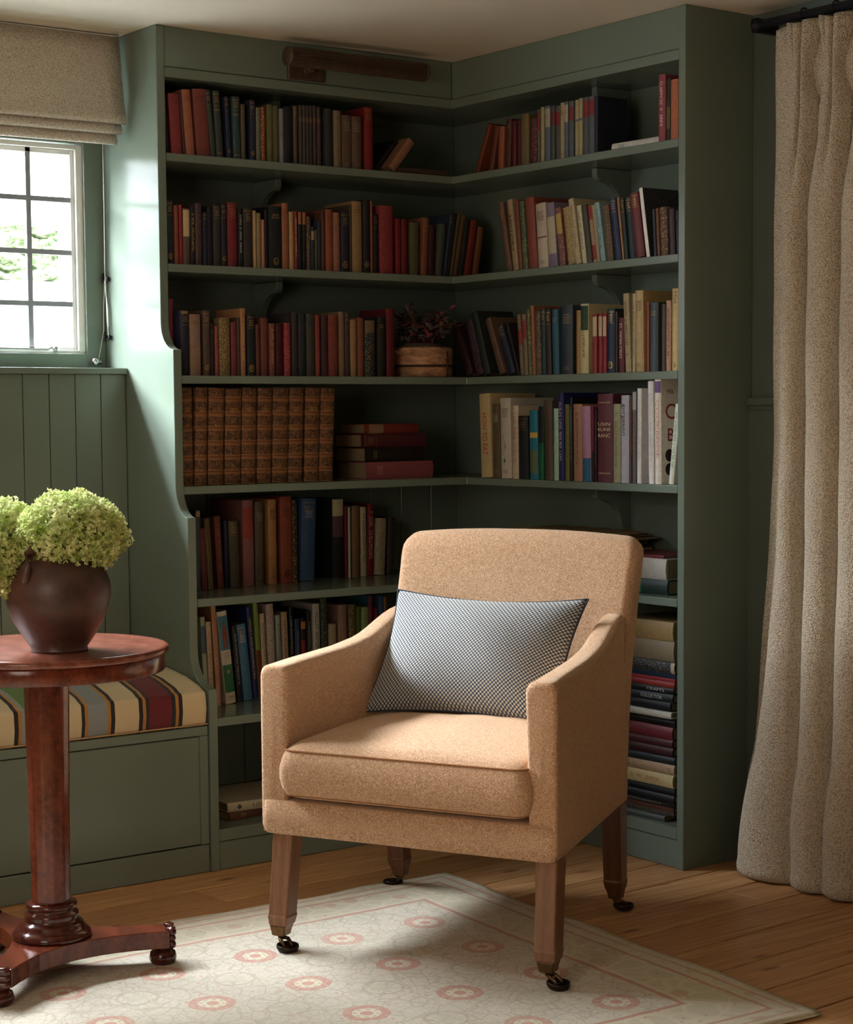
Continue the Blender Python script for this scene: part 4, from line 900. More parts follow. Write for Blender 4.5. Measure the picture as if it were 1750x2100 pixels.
# ================================================================== books
BOOKS = {
 'L1': [
  (-1234,9.0,163,-3.2,-190,'2a2838','-'),
  (-1216,33.9,166,-3.4,-190,'a03238','d'),
  (-1180,8.0,171,-3.7,-190,'5a3230','-'),
  (-1171,27.9,180,-4.1,-190,'b46444','d'),
  (-1137,42.9,185,-3.7,-190,'8e4038','d'),
  (-1091,16.9,186,-4.9,-190,'414b43','t'),
  (-1072,22.0,186,-3.4,-190,'3e4a46','t,b'),
  (-1037,14.0,173,-2.6,-190,'2b3050','t,e'),
  (-1018,24.0,175,-1.0,-190,'2f4d55','t,b'),
  (-992,14.0,156,-0.4,-190,'6a5a40','-'),
  (-962,18.0,171,0.0,-190,'2e3350','t,e'),
  (-942,16.0,152,0.4,-190,'7c7e64','d'),
  (-924,13.0,154,0.0,-190,'a04a2a','p:d9a060'),
  (-906,20.0,163,0.0,-190,'6e6a3a','-'),
  (-885,18.0,162,0.0,-190,'6e6a3a','-'),
  (-863,13.0,155,0.0,-190,'8a8f9a','-'),
  (-848,30.0,163,0.0,-190,'1e1e2a','-'),  # filler book, its dark colour stands in for the shaded gap
  (-815,13.0,168,0.0,-190,'6a5a45','t,n'),
  (-796,11.0,171,0.0,-190,'554a42','l:8a6440:.72:.8'),
  (-783,10.0,172,0.0,-190,'554a42','l:8a6440:.72:.8'),
  (-771,10.0,172,0.0,-190,'4a4a48','l:8a6440:.72:.8'),
  (-759,10.0,173,0.0,-190,'4a4548','l:8a6440:.72:.8'),
  (-746,10.0,174,0.0,-190,'5a4a40','l:8a6440:.72:.8'),
  (-732,13.0,172,0.0,-190,'5a4640','l:8a6440:.72:.8'),
  (-707,28.0,169,0.0,-190,'35373e','d'),
  (-676,26.0,166,0.0,-190,'8f785a','d'),
  (-646,35.0,156,0.0,-190,'725848','m'),
  (-610,34.0,155,0.0,-190,'725848','m'),
  (-564,30.0,186,0.0,-190,'9a2024','t'),
 ],
 'R1': [
  (289,17.2,153,25.2,-232,'8a3c22','-'),
  (353,23.3,133,13.9,-232,'7a3a2a','-'),
  (405,26.0,127,2.7,-232,'ae5a34','-'),
  (440,25.0,145,2.4,-232,'5e2c22','n'),
  (472,19.0,135,0.0,-232,'701c22','-'),
  (493,18.0,135,0.0,-232,'581820','-'),
  (515,37.0,149,0.0,-232,'7c6638','-'),
  (556,29.0,131,0.0,-232,'5c2028','p:a06050'),
  (587,13.0,155,0.0,-232,'6a6a50','l:9a2824:.6:.95'),
  (605,15.0,159,0.0,-232,'b8a468','-'),
  (625,24.0,159,0.0,-232,'5e7080','l:b8b090:.62:.95,s:9a2020'),
  (651,17.0,156,0.0,-232,'4e5654','l:8a2024:.65:.9'),
  (670,20.0,154,0.0,-232,'5e5a52','l:9a2020:.65:.88'),
  (692,17.0,160,0.0,-232,'b8a068','m'),
  (711,17.0,160,0.0,-232,'5a6c80','l:b8b090:.64:.95,s:9a2020'),
  (730,20.0,159,0.0,-232,'5e6666','l:9a2824:.66:.9'),
  (754,15.0,160,0.0,-232,'b4a470','l:60758a:.62:.66'),
  (771,16.0,162,0.0,-232,'b4a470','l:60758a:.62:.66'),
  (790,22.0,162,0.0,-232,'545e60','l:9a2824:.66:.94'),
  (814,25.0,161,0.0,-232,'5e646c','l:9a2824:.68:.94'),
  (841,13.0,159,0.0,-232,'1e2438','-'),
  (1100,27.0,180,0.0,-232,'a8464e','v:d8c8c0'),
  (1131,15.0,165,0.0,-232,'2e2822','l:6a6030:.2:.55'),
  (1148,29.0,160,0.0,-232,'c8683a','-'),
 ],
 'L2': [
  (-1237,22.0,175,0.0,-190,'303c48','t,e'),
  (-1212,12.0,163,0.0,-190,'a4523c','-'),
  (-1198,10.0,165,0.0,-190,'aa282c','-'),
  (-1186,22.0,157,0.0,-190,'6a5444','l:d8b880:.5:.97'),
  (-1161,14.0,161,0.0,-190,'22242c','V:b89a60'),
  (-1145,21.0,173,0.0,-190,'5c3e40','d'),
  (-1122,14.0,149,0.0,-190,'262a46','t'),
  (-1106,16.0,165,0.0,-190,'24202e','-'),  # filler in a dark gap, shade put into the cover colour
  (-1089,24.0,172,0.0,-190,'3e3a3c','t'),
  (-1062,18.0,177,0.0,-190,'2a2e3a','t,e'),
  (-1041,32.0,181,0.0,-190,'8e2834','t'),
  (-1006,15.0,167,0.0,-190,'20232a','v:c8c8c8'),
  (-989,30.0,169,0.0,-190,'3c3434','t'),
  (-957,10.0,163,0.0,-190,'c49e70','-'),
  (-945,14.0,157,0.0,-190,'a48c58','-'),
  (-929,10.0,139,0.0,-190,'c48466','-'),
  (-918,12.0,167,0.0,-190,'1c1a24','-'),  # narrow filler, painted near black as the shade between two books
  (-904,44.0,179,0.0,-190,'24272e','n,e'),
  (-858,23.0,190,0.0,-190,'aa6440','d'),
  (-833,15.0,167,0.0,-190,'c49e64','-'),
  (-816,10.0,169,0.0,-190,'a03a34','v:e0d8c8'),
  (-804,13.0,169,0.0,-190,'22222a','l:b06440:.78:.99'),
  (-789,13.0,169,0.0,-190,'22222a','l:b06440:.78:.99'),
  (-774,14.0,157,0.0,-190,'5a4638','p:a08050'),
  (-759,12.0,127,0.0,-190,'2c3a50','l:c09080:.7:.9'),
  (-745,7.0,119,0.0,-190,'6e6c34','-'),
  (-736,12.0,143,0.0,-190,'2c3c58','-'),
  (-723,12.0,174,0.0,-190,'6c3c2c','-'),
  (-709,26.0,180,0.0,-190,'a45234','d'),
  (-681,24.0,173,0.0,-190,'b0705a','t'),
  (-654,28.0,176,0.0,-190,'2c2e40','t,e'),
  (-622,7.0,199,0.0,-190,'5a4a36','-'),
  (-613,35.0,210,0.0,-190,'a88252','t,d'),
  (-573,25.0,216,0.0,-190,'282a2e','e'),
  (-546,9.0,214,0.0,-190,'a45832','-'),
  (-535,17.0,175,0.0,-190,'22202e','t'),
  (-514,49.0,203,0.0,-190,'a83438','p:5a1820'),
  (-453,20.0,167,0.0,-190,'922028','-'),
  (-431,22.0,167,0.0,-190,'7e1e24','-'),
  (-400,33.0,159,0.0,-190,'60603c','-'),
  (-361,24.0,175,3.0,-190,'904e34','t'),
  (-331,22.0,154,1.9,-190,'501c20','-'),
  (-305,25.9,159,5.8,-190,'4c5448','-'),
  (-277,12.8,192,9.0,-190,'2c3e54','t'),
  (-262,8.9,197,8.8,-190,'302228','-'),
  (-251,11.8,199,10.4,-190,'5c5832','-'),
  (-237,18.7,192,10.5,-190,'704a28','-'),
  (-216,16.7,179,10.0,-190,'28322f','-'),
  (-194,24.7,178,9.4,-190,'942e22','-'),
  (-161,22.7,158,8.7,-190,'94542f','-'),
 ],
 'R2': [
  (443,24.5,208,-11.4,-232,'7c5844','m'),
  (475,24.7,212,-8.4,-232,'b49c74','T:HISTORY:201a16'),
  (502,15.9,209,-5.8,-232,'90502e','-'),
  (523,21.9,201,-5.4,-232,'4a6244','p:a09a60'),
  (550,39.8,208,-5.2,-232,'a04a34','-'),
  (592,44.9,187,-4.3,-232,'d4c4a8','m,l:7a3a30:.46:.48'),
  (643,36.8,184,-5.3,-232,'8e7c98','l:c8bc9c:.2:.78'),
  (691,25.8,167,-7.9,-232,'84504a','l:c8a850:.55:.9,p:b08070'),
  (725,31.6,166,-8.6,-232,'a88c52','p:c8b070'),
  (760,22.6,189,-10.4,-232,'ccb688','v:806040'),
  (787,18.7,167,-9.3,-232,'d4cca4','v:404040'),
  (808,22.7,165,-9.4,-232,'4c4c38','-'),
  (833,15.8,163,-8.8,-232,'b09068','l:a83028:.75:.99,l:a83028:.05:.3'),
  (851,12.9,163,-8.5,-232,'b49472','p:808a50'),
  (868,19.7,168,-9.9,-232,'8ababc','v:2a5a60'),
  (892,26.7,157,-8.1,-232,'5c5236','p:a05838'),
  (929,25.7,173,-8.6,-232,'263260','t'),
  (957,7.9,174,-7.9,-232,'b47e48','-'),
  (967,13.9,170,-6.8,-232,'263830','t'),
  (985,24.8,170,-6.8,-232,'22323c','t'),
  (1012,34.6,179,-9.0,-232,'7e2c34','t'),
  (1053,13.8,192,-9.3,-232,'e8e6e0','Q'),
  (1082,10.0,129,-3.6,-232,'323842','-'),
  (1094,11.0,130,-3.5,-232,'7e4824','-'),
  (1111,27.9,130,-3.5,-232,'5e3c22','p:b08a50'),
  (1145,22.0,123,-2.8,-232,'3e2834','-'),
  (1169,10.0,118,-1.9,-232,'262a3e','n'),
 ],
 'L3': [
  (-1244,14.0,213,0.0,-208,'80223c','-'),
  (-1226,23.0,180,0.0,-245,'26263c','t,l:a08050:.95:.99'),
  (-1200,33.0,170,0.0,-245,'9c7862','d'),
  (-1158,22.0,181,0.0,-245,'5c463c','t,e'),
  (-1134,11.0,145,0.0,-245,'2e1e26','n'),
  (-1120,11.0,139,0.0,-245,'b4524c','-'),
  (-1107,34.0,162,0.0,-245,'7c6438','p:b89a58'),
  (-1068,18.0,151,0.0,-245,'8c3838','-'),
  (-1049,10.0,164,0.0,-245,'5c443c','-'),
  (-1037,17.0,190,0.0,-245,'ba7c50','v:d8b070'),
  (-1016,27.0,174,0.0,-245,'20282e','t,e'),
  (-987,13.0,147,0.0,-245,'6e3832','d'),
  (-970,23.0,164,0.0,-245,'7e3c32','-'),
  (-942,18.0,150,0.0,-245,'8e4e42','v:c0a070'),
  (-919,25.0,150,0.0,-245,'50101c','-'),
  (-892,21.0,152,0.0,-245,'a02c38','p:c06058'),
  (-866,20.0,183,0.0,-245,'3e3838','-'),
  (-842,25.0,178,0.0,-245,'2c323c','-'),
  (-814,29.0,180,0.0,-245,'44463e','d'),
  (-783,15.0,177,0.0,-245,'a04438','d'),
  (-763,22.0,177,0.0,-245,'4e2e32','-'),
  (-739,32.0,178,0.0,-245,'903e32','d'),
  (-700,19.0,189,0.0,-245,'8e6e4c','-'),
  (-679,16.0,189,0.0,-245,'4e3e42','t'),
  (-660,21.0,167,0.0,-245,'aa8052','d'),
  (-635,22.0,173,0.0,-245,'904e32','-'),
  (-609,37.0,167,0.0,-245,'202c38','l:806a48:.78:.99,p:9a7840'),
  (-563,27.0,178,0.0,-245,'28261e','n'),
  (-529,28.0,202,0.0,-245,'701c22','-'),
 ],
 'R3': [
  (257,33.0,173,-26.8,-238,'36161e','-'),
  (301,34.4,175,-17.3,-238,'20223a','p:8a4a50'),
  (344,32.0,202,-19.6,-238,'28322f','-'),
  (420,25.9,183,-22.5,-238,'6e4e3c','-'),
  (462,29.6,157,-22.5,-238,'26304e','t'),
  (499,10.4,165,-19.5,-238,'2c2224','n'),
  (517,15.9,180,-5.4,-238,'8c7452','l:a82c28:.5:.75,p:40382a'),
  (535,18.0,179,-3.8,-238,'8a7a58','l:a82c34:.6:.9'),
  (556,13.0,194,-3.3,-238,'5a683e','p:c8b068'),
  (571,16.0,203,-2.8,-238,'aa683e','-'),
  (589,23.0,185,-1.6,-238,'5c4c36','p:a08a58'),
  (614,20.0,191,-1.2,-238,'28464f','t'),
  (636,24.0,188,-1.8,-238,'3c2c26','t'),
  (665,28.0,187,-1.8,-238,'26627c','n'),
  (701,50.0,197,0.0,-238,'323c46','m'),
  (766,19.0,180,0.0,-238,'b8843f','-'),
  (787,34.0,197,0.0,-238,'d8cc90','l:1e4a30:.62:.97,v:505040'),
  (839,19.0,167,0.0,-238,'a8242c','l:d0b890:.62:.95'),
  (860,16.0,167,0.0,-238,'a8242c','l:d0b890:.62:.95'),
  (879,16.0,166,0.0,-238,'a8242c','l:d0b890:.62:.95'),
  (897,32.0,178,0.0,-238,'22344e','t,e'),
  (931,9.0,169,0.0,-238,'3e3028','-'),
  (946,24.0,151,0.0,-238,'6e2228','v:d8c8a8'),
  (974,23.0,217,-2.9,-238,'b8a474','v:403828'),
  (1001,12.0,215,0.0,-238,'c0b284','v:504838'),
  (1017,32.0,222,-1.0,-238,'c4a464','m'),
  (1058,10.0,188,0.0,-238,'a03e28','-'),
  (1072,33.0,187,0.0,-238,'38484c','n'),
  (1118,15.0,181,0.0,-238,'4e382e','-'),
  (1137,19.0,189,0.0,-238,'c49474','V:302a30'),
  (1158,26.0,220,0.0,-238,'d8b868','w:1a1a14'),
 ],
 'L4': [
  (-1227,34.0,273,0.0,-240,'8a5430','K'),
  (-1190,37.0,273,1.7,-240,'7e4c2c','K'),
  (-1148,49.0,272,1.7,-240,'8a5430','K'),
  (-1094,51.0,269,1.9,-240,'84502e','K'),
  (-1038,47.0,272,1.9,-240,'8a5430','K'),
  (-986,46.0,271,1.9,-240,'84502e','K'),
  (-935,51.0,272,1.9,-240,'8a5430','K'),
  (-881,47.0,272,2.1,-240,'7e4c2c','K'),
  (-825,49.0,272,2.1,-240,'8a5430','K'),
  (-773,47.0,271,2.3,-240,'7e4c2c','K'),
 ],
 'R4': [
  (343,52.0,254,-2.3,-252,'d4ba80','T:HOW TO EAT:b04038'),
  (400,35.0,223,-0.8,-252,'6e5e46','m,s:c0b090'),
  (440,49.0,240,-1.2,-252,'d4ccb8','m,x'),
  (493,28.0,218,0.0,-252,'d8c8a8','v:c04028'),
  (526,45.0,187,-1.2,-252,'24262e','t'),
  (576,38.0,203,-1.1,-252,'1c84a0','l:e0b840:.6:.68,l:6a7a50:.08:.42'),
  (616,22.0,215,-0.3,-252,'006e3c','l:14141c:.5:.99'),
  (643,37.0,231,-1.5,-252,'5e4c38','V:5a2024'),
  (682,22.0,208,-0.3,-252,'a8d0b4','-'),
  (706,24.0,253,-0.7,-252,'22286e','v:c8b8c8'),
  (732,19.0,220,-0.3,-252,'6e6c1e','-'),
  (754,12.0,240,-0.5,-252,'1c1c20','v:8a98a8'),
  (771,38.0,220,-0.5,-252,'b47e5a','v:604030'),
  (811,35.0,214,-1.1,-252,'c487ac','l:1f6c96:0:.31'),
  (849,10.0,211,0.0,-252,'7e1038','l:1a1a2a:0:.4'),
  (861,8.0,207,0.0,-252,'1c202c','v:7a8a98'),
  (873,64.0,248,-0.2,-252,'6e2a32','U'),
  (939,30.0,219,0.0,-252,'a8a87e','v:606040'),
  (973,32.0,243,0.0,-252,'b8b8c8','T:gurgeson:18181c'),
  (1007,8.0,242,0.0,-252,'5c3c26','-'),
  (1017,16.0,253,0.0,-252,'5e5e66','l:a0b0b0:.8:.99,v:c85048'),
  (1035,17.0,261,0.2,-252,'e8e6e0','v:b0b0b0'),
  (1086,21.0,280,-1.0,-252,'e8e8e6','v:b0b0b0'),
  (1109,25.0,285,-0.6,-252,'e8ded0','T:COOKBOOK:c08078,l:70508a:.87:.98'),
  (1160,18.9,218,6.9,-252,'dce4d4','v:3a8a60'),
 ],
 'L5': [
  (-1120,15.0,231,0.0,-117,'4c5e70','l:d8b090:.92:.99'),
  (-1101,18.0,178,-1.3,-115,'8e3e38','d'),
  (-1078,18.0,206,-3.1,-112,'7e6e44','v:504428'),
  (-1043,21.0,210,-2.7,-108,'8e423c','v:a87050'),
  (-1017,15.0,197,-0.6,-106,'202646','-'),
  (-997,33.0,195,-1.5,-102,'605848','t'),
  (-949,37.0,253,-0.5,-97,'ac6a62','l:c04a3c:.55:.92'),
  (-905,28.0,247,0.2,-93,'6e5e4e','m'),
  (-857,29.0,252,-0.2,-88,'cc8c4a','m,d'),
  (-811,41.0,259,-0.2,-82,'ac4a30','m,e:201410'),
  (-766,18.0,247,0.0,-79,'3e3426','p:c89a50'),
  (-736,50.0,249,2.3,-74,'3c629a','t,s:c0ccd8'),
  (-610,42.0,246,0.0,-62,'1e2228','l:d0c498:.78:.99,l:6a4450:.52:.78'),
  (-562,11.0,222,0.0,-59,'801f2a','-'),
  (-549,9.0,218,0.0,-57,'d0d0b8','-'),
  (-534,27.0,221,0.0,-55,'8e6a44','-'),
  (-499,22.0,216,0.0,-52,'ccbc96','v:605840'),
  (-474,24.0,224,1.8,-49,'8e1828','V:d8c8c0'),
  (-443,37.0,177,2.9,-46,'b8a884','v:706850'),
  (-395,27.0,178,2.6,-43,'2c2622','p:504838'),
 ],
 'L6': [
  (-1185,14.0,259,-2.4,-268,'a8b892','l:48687a:.6:.9'),
  (-1164,16.0,243,-2.1,-261,'ccb690','v:a04038'),
  (-1137,15.0,286,-3.0,-253,'c88e64','v:b04a38'),
  (-1097,32.8,267,-6.0,-238,'dcd0b8','l:3a90a8:.58:.95,l:2a7a4a:.12:.42,x'),
  (-1054,16.0,222,-4.1,-227,'20242a','v:a0a0a0'),
  (-1025,29.9,223,-5.7,-217,'3c7ea8','t,s:d0d8d8'),
  (-986,15.0,270,-4.7,-207,'20307e','v:d8c850'),
  (-966,15.0,282,-3.5,-201,'7ea038','l:8a2824:0:.5'),
  (-944,15.0,246,-2.6,-195,'d8c894','V:303050'),
  (-920,25.0,271,-1.9,-186,'c4b4a4','p:806858'),
  (-884,15.0,236,-1.7,-177,'a8b4aa','v:405868'),
  (-859,21.0,242,-1.9,-169,'c8a87c','v:5a4060'),
  (-828,12.0,255,-1.1,-162,'22241f','v:c0c0b0'),
  (-809,17.0,217,-0.5,-155,'2c3c6e','v:8090b0'),
  (-784,18.0,217,-0.5,-148,'20191e','l:d08838:.85:.95,l:a02828:.2:.7'),
  (-758,15.0,237,0.0,-141,'1c1c1c','v:b0b0a8'),
  (-730,25.0,255,-0.7,-132,'d4d0c2','V:282828'),
  (-695,23.0,268,-0.9,-123,'30443a','p:8a8a50'),
  (-662,28.0,187,0.0,-113,'c8b48c','-'),
  (-621,32.0,242,0.0,-105,'b88c72','l:b03838:0:.25'),
  (-583,25.0,241,0.0,-105,'6e5a32','p:c8a860'),
  (-554,16.0,232,0.0,-105,'5c7e28','-'),
  (-536,26.0,230,0.0,-105,'9cba62','v:507030'),
  (-507,15.0,263,0.0,-105,'3c6e8e','l:a82828:.6:.99'),
  (-487,13.0,226,0.0,-105,'7e2028','v:b08080'),
  (-470,17.0,261,0.0,-105,'3c5e90','-'),
  (-451,11.0,255,0.0,-105,'a86e38','-'),
 ],
}

ORD = ['zeroth', 'first', 'second', 'third', 'fourth', 'fifth', 'sixth', 'seventh', 'eighth', 'ninth', 'tenth', 'eleventh', 'twelfth', 'thirteenth', 'fourteenth', 'fifteenth', 'sixteenth', 'seventeenth', 'eighteenth', 'nineteenth', 'twentieth', 'twenty-first', 'twenty-second', 'twenty-third', 'twenty-fourth', 'twenty-fifth', 'twenty-sixth', 'twenty-seventh', 'twenty-eighth', 'twenty-ninth', 'thirtieth', 'thirty-first', 'thirty-second', 'thirty-third', 'thirty-fourth', 'thirty-fifth', 'thirty-sixth', 'thirty-seventh', 'thirty-eighth', 'thirty-ninth', 'fortieth', 'forty-first', 'forty-second', 'forty-third', 'forty-fourth', 'forty-fifth', 'forty-sixth', 'forty-seventh', 'forty-eighth', 'forty-ninth', 'fiftieth']
PAL = {'crimson': '8e2834', 'dark red': '641a20', 'brick red': '9a4034', 'orange': 'c47a40', 'rust brown': '8e5032', 'brown': '6a4c38', 'dark brown': '402e28', 'tan': 'b09468', 'cream': 'd4c8a4', 'white': 'e6e4de', 'olive': '6c6a3c', 'sage green': 'a4a880', 'dark green': '34443c', 'green': '5c8030', 'navy': '26305a', 'dark navy': '262a3a', 'blue': '3c6490', 'teal': '26688a', 'grey': '5c6064', 'charcoal': '34363a', 'black': '202022', 'pink': 'b87a90', 'light green': 'a4c890', 'pale blue': '90b8bc', 'pale yellow': 'd8c080', 'plum': '4a2a38', 'taupe': '6e6048'}
PALV = {k: srgb(v)[:3] for k, v in PAL.items()}
def cname(h):
    c = [x ** 0.5 for x in srgb(h)[:3]]; return min(PALV, key=lambda k: sum((a - b ** 0.5) ** 2 for a, b in zip(c, PALV[k])))
def sag(w): return min(0.16 * w, 0.0045)
def spine_y(x, w, sg): 
    q = (x / w) * 2 - 1; return -sg * (1 - q * q)
def strip(bm, w, sg, x0, x1, z0, z1, off=0.0003, n=6):
    rows = [[bm.verts.new((x0 + (x1 - x0) * i / n, spine_y(x0 + (x1 - x0) * i / n, w, sg) - off, z)) for i in range(n + 1)] for z in (z0, z1)]
    for i in range(n): bm.faces.new((rows[0][i], rows[0][i + 1], rows[1][i + 1], rows[1][i]))
def glyph(bm, w, sg, cx, cz, lw, lh, vert, rnd, off=0.0005):
    """one illegibly small letter-like mark made of two or three strokes"""
    t_ = lw * 0.26
    def q(a0, a1, b0, b1):
        if vert: X0, X1, Z0, Z1 = cx + b0, cx + b1, cz - a1, cz - a0
        else: X0, X1, Z0, Z1 = cx + a0, cx + a1, cz + b0, cz + b1
        vs = [bm.verts.new((x, spine_y(x, w, sg) - off, z)) for x, z in ((X0, Z0), (X1, Z0), (X1, Z1), (X0, Z1))]; bm.faces.new(vs)
    k = rnd.randrange(6); a, b = lw / 2, lh / 2
    if k in (0, 1, 2, 4): q(-a, -a + t_, -b, b)
    if k in (1, 3): q(a - t_, a, -b, b)
    if k in (0, 2, 3, 5): q(-a, a, b - t_, b)
    if k in (0, 4, 5): q(-a, a, -b, -b + t_)
    if k in (1, 2, 3): q(-a, a, -t_ / 2, t_ / 2)
    if k == 5: q(-t_ / 2, t_ / 2, -b, b)
def textmesh(txt, size, parent, mat, name, mtx, align='CENTER', width=None, bold=0.0):
    cv = bpy.data.curves.new(name, 'FONT'); cv.body = txt; cv.size = size; cv.align_x = align; cv.align_y = 'CENTER'; cv.offset = bold; cv.resolution_u = 3
    o = bpy.data.objects.new(name, cv); COL.objects.link(o)
    dg = bpy.context.evaluated_depsgraph_get(); me = bpy.data.meshes.new_from_object(o.evaluated_get(dg)); bpy.data.objects.remove(o)
    if width:
        ww = max(v.co.x for v in me.vertices) - min(v.co.x for v in me.vertices); f = width / ww
        for v in me.vertices: v.co.x *= f
    me.transform(mtx); return link(name, me, mat, parent)
LEATHER = {}
def leather(i):
    t = NT('tooled_calf_%d' % i); v = t.coord(); sp = t.n.new('ShaderNodeSeparateXYZ'); t.lk(v, sp.inputs[0])
    vv = t.vmath('ADD', v, (i * 3.7, i * 1.3, i * 0.7))
    z = t.math('DIVIDE', sp.outputs[2], 0.270)
    pan = t.math('FRACT', t.math('ADD', t.math('MULTIPLY', z, 6.6), 0.15))
    inpan = t.math('MULTIPLY', t.math('GREATER_THAN', pan, 0.14), t.math('LESS_THAN', pan, 0.90))
    wear = t.ramp(t.noise(vv, 75, 5, 0.75), [(0.42, 0.0), (0.58, 1.0)])
    dark = t.mix(t.noise(vv, 160, 2), '20120e', '442a1e'); light = t.mix(t.noise(vv, 200, 3), '6a4024', 'a06c3c')
    fac = t.math('MULTIPLY', inpan, t.math('SUBTRACT', 1.0, t.math('MULTIPLY', wear, 0.5)))
    c = t.mix(fac, light, dark)
    orn = t.math('GREATER_THAN', t.noise(vv, 330, 2, 0.5), 0.62)
    c = t.mix(t.math('MULTIPLY', t.math('MULTIPLY', orn, inpan), 0.55), c, 'c89a5c')
    ln = t.math('ADD', t.math('LESS_THAN', t.math('ABSOLUTE', t.math('SUBTRACT', pan, 0.17)), 0.018), t.math('LESS_THAN', t.math('ABSOLUTE', t.math('SUBTRACT', pan, 0.87)), 0.018))
    c = t.mix(t.math('MULTIPLY', ln, 0.5), c, 'c09058'); t.base(c); t.set(Roughness=0.5); t.bump(wear, 0.2, 0.001); return t.m
def speckle(hx, px):
    t = NT('patterned_cloth'); v = t.coord(); vo = t.voro(v, 190); n = t.noise(v, 260, 2)
    t.base(t.mix(t.math('MULTIPLY', t.math('LESS_THAN', vo, 0.36), t.ramp(n, [(0.35, 0.2), (0.6, 1.0)])), hx, px)); t.set(Roughness=0.6); return t.m
def book_parts(root, w, h, d, hx, tok, rnd, paper=False):
    w, h = w, h; sg = sag(w); bt = min(0.0028, w * 0.16); toks = [] if tok == '-' else tok.split(',')
    sg = 0.0006 if paper else sg
    outer = [(0, d), (0, 0)] + [(w * k / 8, spine_y(w * k / 8, w, sg)) for k in range(1, 8)] + [(w, 0), (w, d), (w - bt, d), (w - bt, bt), (bt, bt), (bt, d)]
    bm = bmesh.new(); prism(bm, outer, 0, h)
    hx0 = hx; hx = aged(hx); mat = flat(hx, 0.5 if not paper else 0.4, 0.14, nscale=90)
    for k in toks:
        if k.startswith('p:'): mat = speckle(hx, k[2:])
    if 'K' in toks: mat = LEATHER.setdefault(len(LEATHER), leather(len(LEATHER)))
    if 'Q' in toks: mat = speckle('2a2a2c', '55524e')
    cv = obj('cover', bm, mat, root)
    bm = bmesh.new(); box(bm, bt + 0.0001, w - bt - 0.0001, bt + 0.0004, d - 0.003, 0.002 if h < 0.1 else 0.003, h - 0.003); obj('pages', bm, M['pages'], root)
    deco = []
    G = bmesh.new(); used = False; gmat = M['gilt']
    lab_done = False
    for k in toks:
        a = k.split(':')
        if a[0] == 'l':
            bm = bmesh.new(); strip(bm, w, sg, w * 0.03, w * 0.97, h * float(a[2]), h * float(a[3]), 0.0003, 8); obj('spine_label', bm, flat(aged(a[1]), 0.6, 0.08, nscale=150), root, keep=True)
        if a[0] == 'Q':
            bm = bmesh.new(); strip(bm, w, sg, 0.0, w, 0.0, h, 0.0002, 8); obj('spine_label', bm, flat('e6e4de', 0.6, 0.04), root, keep=True)
    def rows(zc, n, lh, frac, gap, mat_, name='spine_title'):
        bm = bmesh.new(); lw = lh * 0.62
        for r in range(n):
            z = zc - r * (lh + gap); cnt = max(1, int(w * frac * rnd.uniform(0.75, 1.0) / (lw * 1.35)))
            for c in range(cnt): glyph(bm, w, sg, w / 2 + (c - (cnt - 1) / 2) * lw * 1.35, z, lw, lh, False, rnd)
        obj(name, bm, mat_, root, keep=True)
    lh = max(0.0026, min(0.0050, w * 0.17))
    for k in toks:
        a = k.split(':')
        if a[0] == 't':
            rows(h * 0.90, 3, lh, 0.78, lh * 0.5, M['gilt']); bm = bmesh.new()
            for zz in (0.94, 0.955, 0.775): strip(bm, w, sg, w * 0.08, w * 0.92, h * zz, h * zz + 0.0007)
            obj('gilt_rule', bm, M['gilt'], root, keep=True)
        elif a[0] == 'b':
            bm = bmesh.new()
            for zz in (0.06, 0.075, 0.70, 0.715, 0.72): strip(bm, w, sg, w * 0.08, w * 0.92, h * zz, h * zz + 0.0007)
            obj('gilt_rule', bm, M['gilt'], root, keep=True)
        elif a[0] == 'n':
            rows(h * 0.86, 2, lh * 0.9, 0.7, lh * 0.6, flat('a8905c', 0.5, 0.1))
        elif a[0] == 'd':
            rows(h * 0.88, 2, lh * 0.85, 0.7, lh * 0.6, flat('%02x%02x%02x' % tuple(min(255, int(int(hx[i:i + 2], 16) * 0.62)) for i in (0, 2, 4)), 0.7, 0.05))
        elif a[0] == 'm':
            m_ = flat('2e2620', 0.7, 0.05) if sum(srgb(hx)[:3]) > 0.35 else flat('a09078', 0.7, 0.05)
            rows(h * 0.86, 4, lh, 0.78, lh * 0.45, m_); rows(h * 0.10, 2, lh * 0.7, 0.6, lh * 0.4, m_, 'imprint')
        elif a[0] == 's':
            rows(h * 0.84, 3, lh * 0.9, 0.7, lh * 0.6, flat(a[1], 0.6, 0.05))
        elif a[0] == 'e':
            em = flat(a[1], 0.6, 0.05) if len(a) > 1 else M['gilt']; bm = bmesh.new(); rr = min(0.009, w * 0.33); N = 16; cz = h * 0.10 + 0.004
            for i in range(N):
                p, q = 2 * PI * i / N, 2 * PI * (i + 1) / N
                vs = [bm.verts.new((w / 2 + r_ * math.cos(an), spine_y(w / 2 + r_ * math.cos(an), w, sg) - 0.0005, cz + r_ * 1.15 * math.sin(an))) for r_, an in ((rr, p), (rr, q), (rr * 0.78, q), (rr * 0.78, p))]; bm.faces.new(vs)
            glyph(bm, w, sg, w / 2, cz, rr * 0.8, rr * 1.1, False, rnd); obj('emblem', bm, em, root, keep=True)
        elif a[0] in ('v', 'V', 'w'):
            bm = bmesh.new(); lh2 = w * (0.36 if a[0] == 'v' else 0.5); lh2 = min(lh2, 0.010); lw = lh2 * 0.62
            z = h * (0.88 if a[0] != 'w' else 0.95); zend = h * (0.22 if a[0] != 'w' else 0.80); i = 0
            while z > zend:
                i += 1
                if rnd.random() > 0.14: glyph(bm, w, sg, w / 2, z, lw, lh2, True, rnd)
                z -= lw * 1.35
            obj('spine_title', bm, flat(a[1], 0.6, 0.05), root, keep=True)
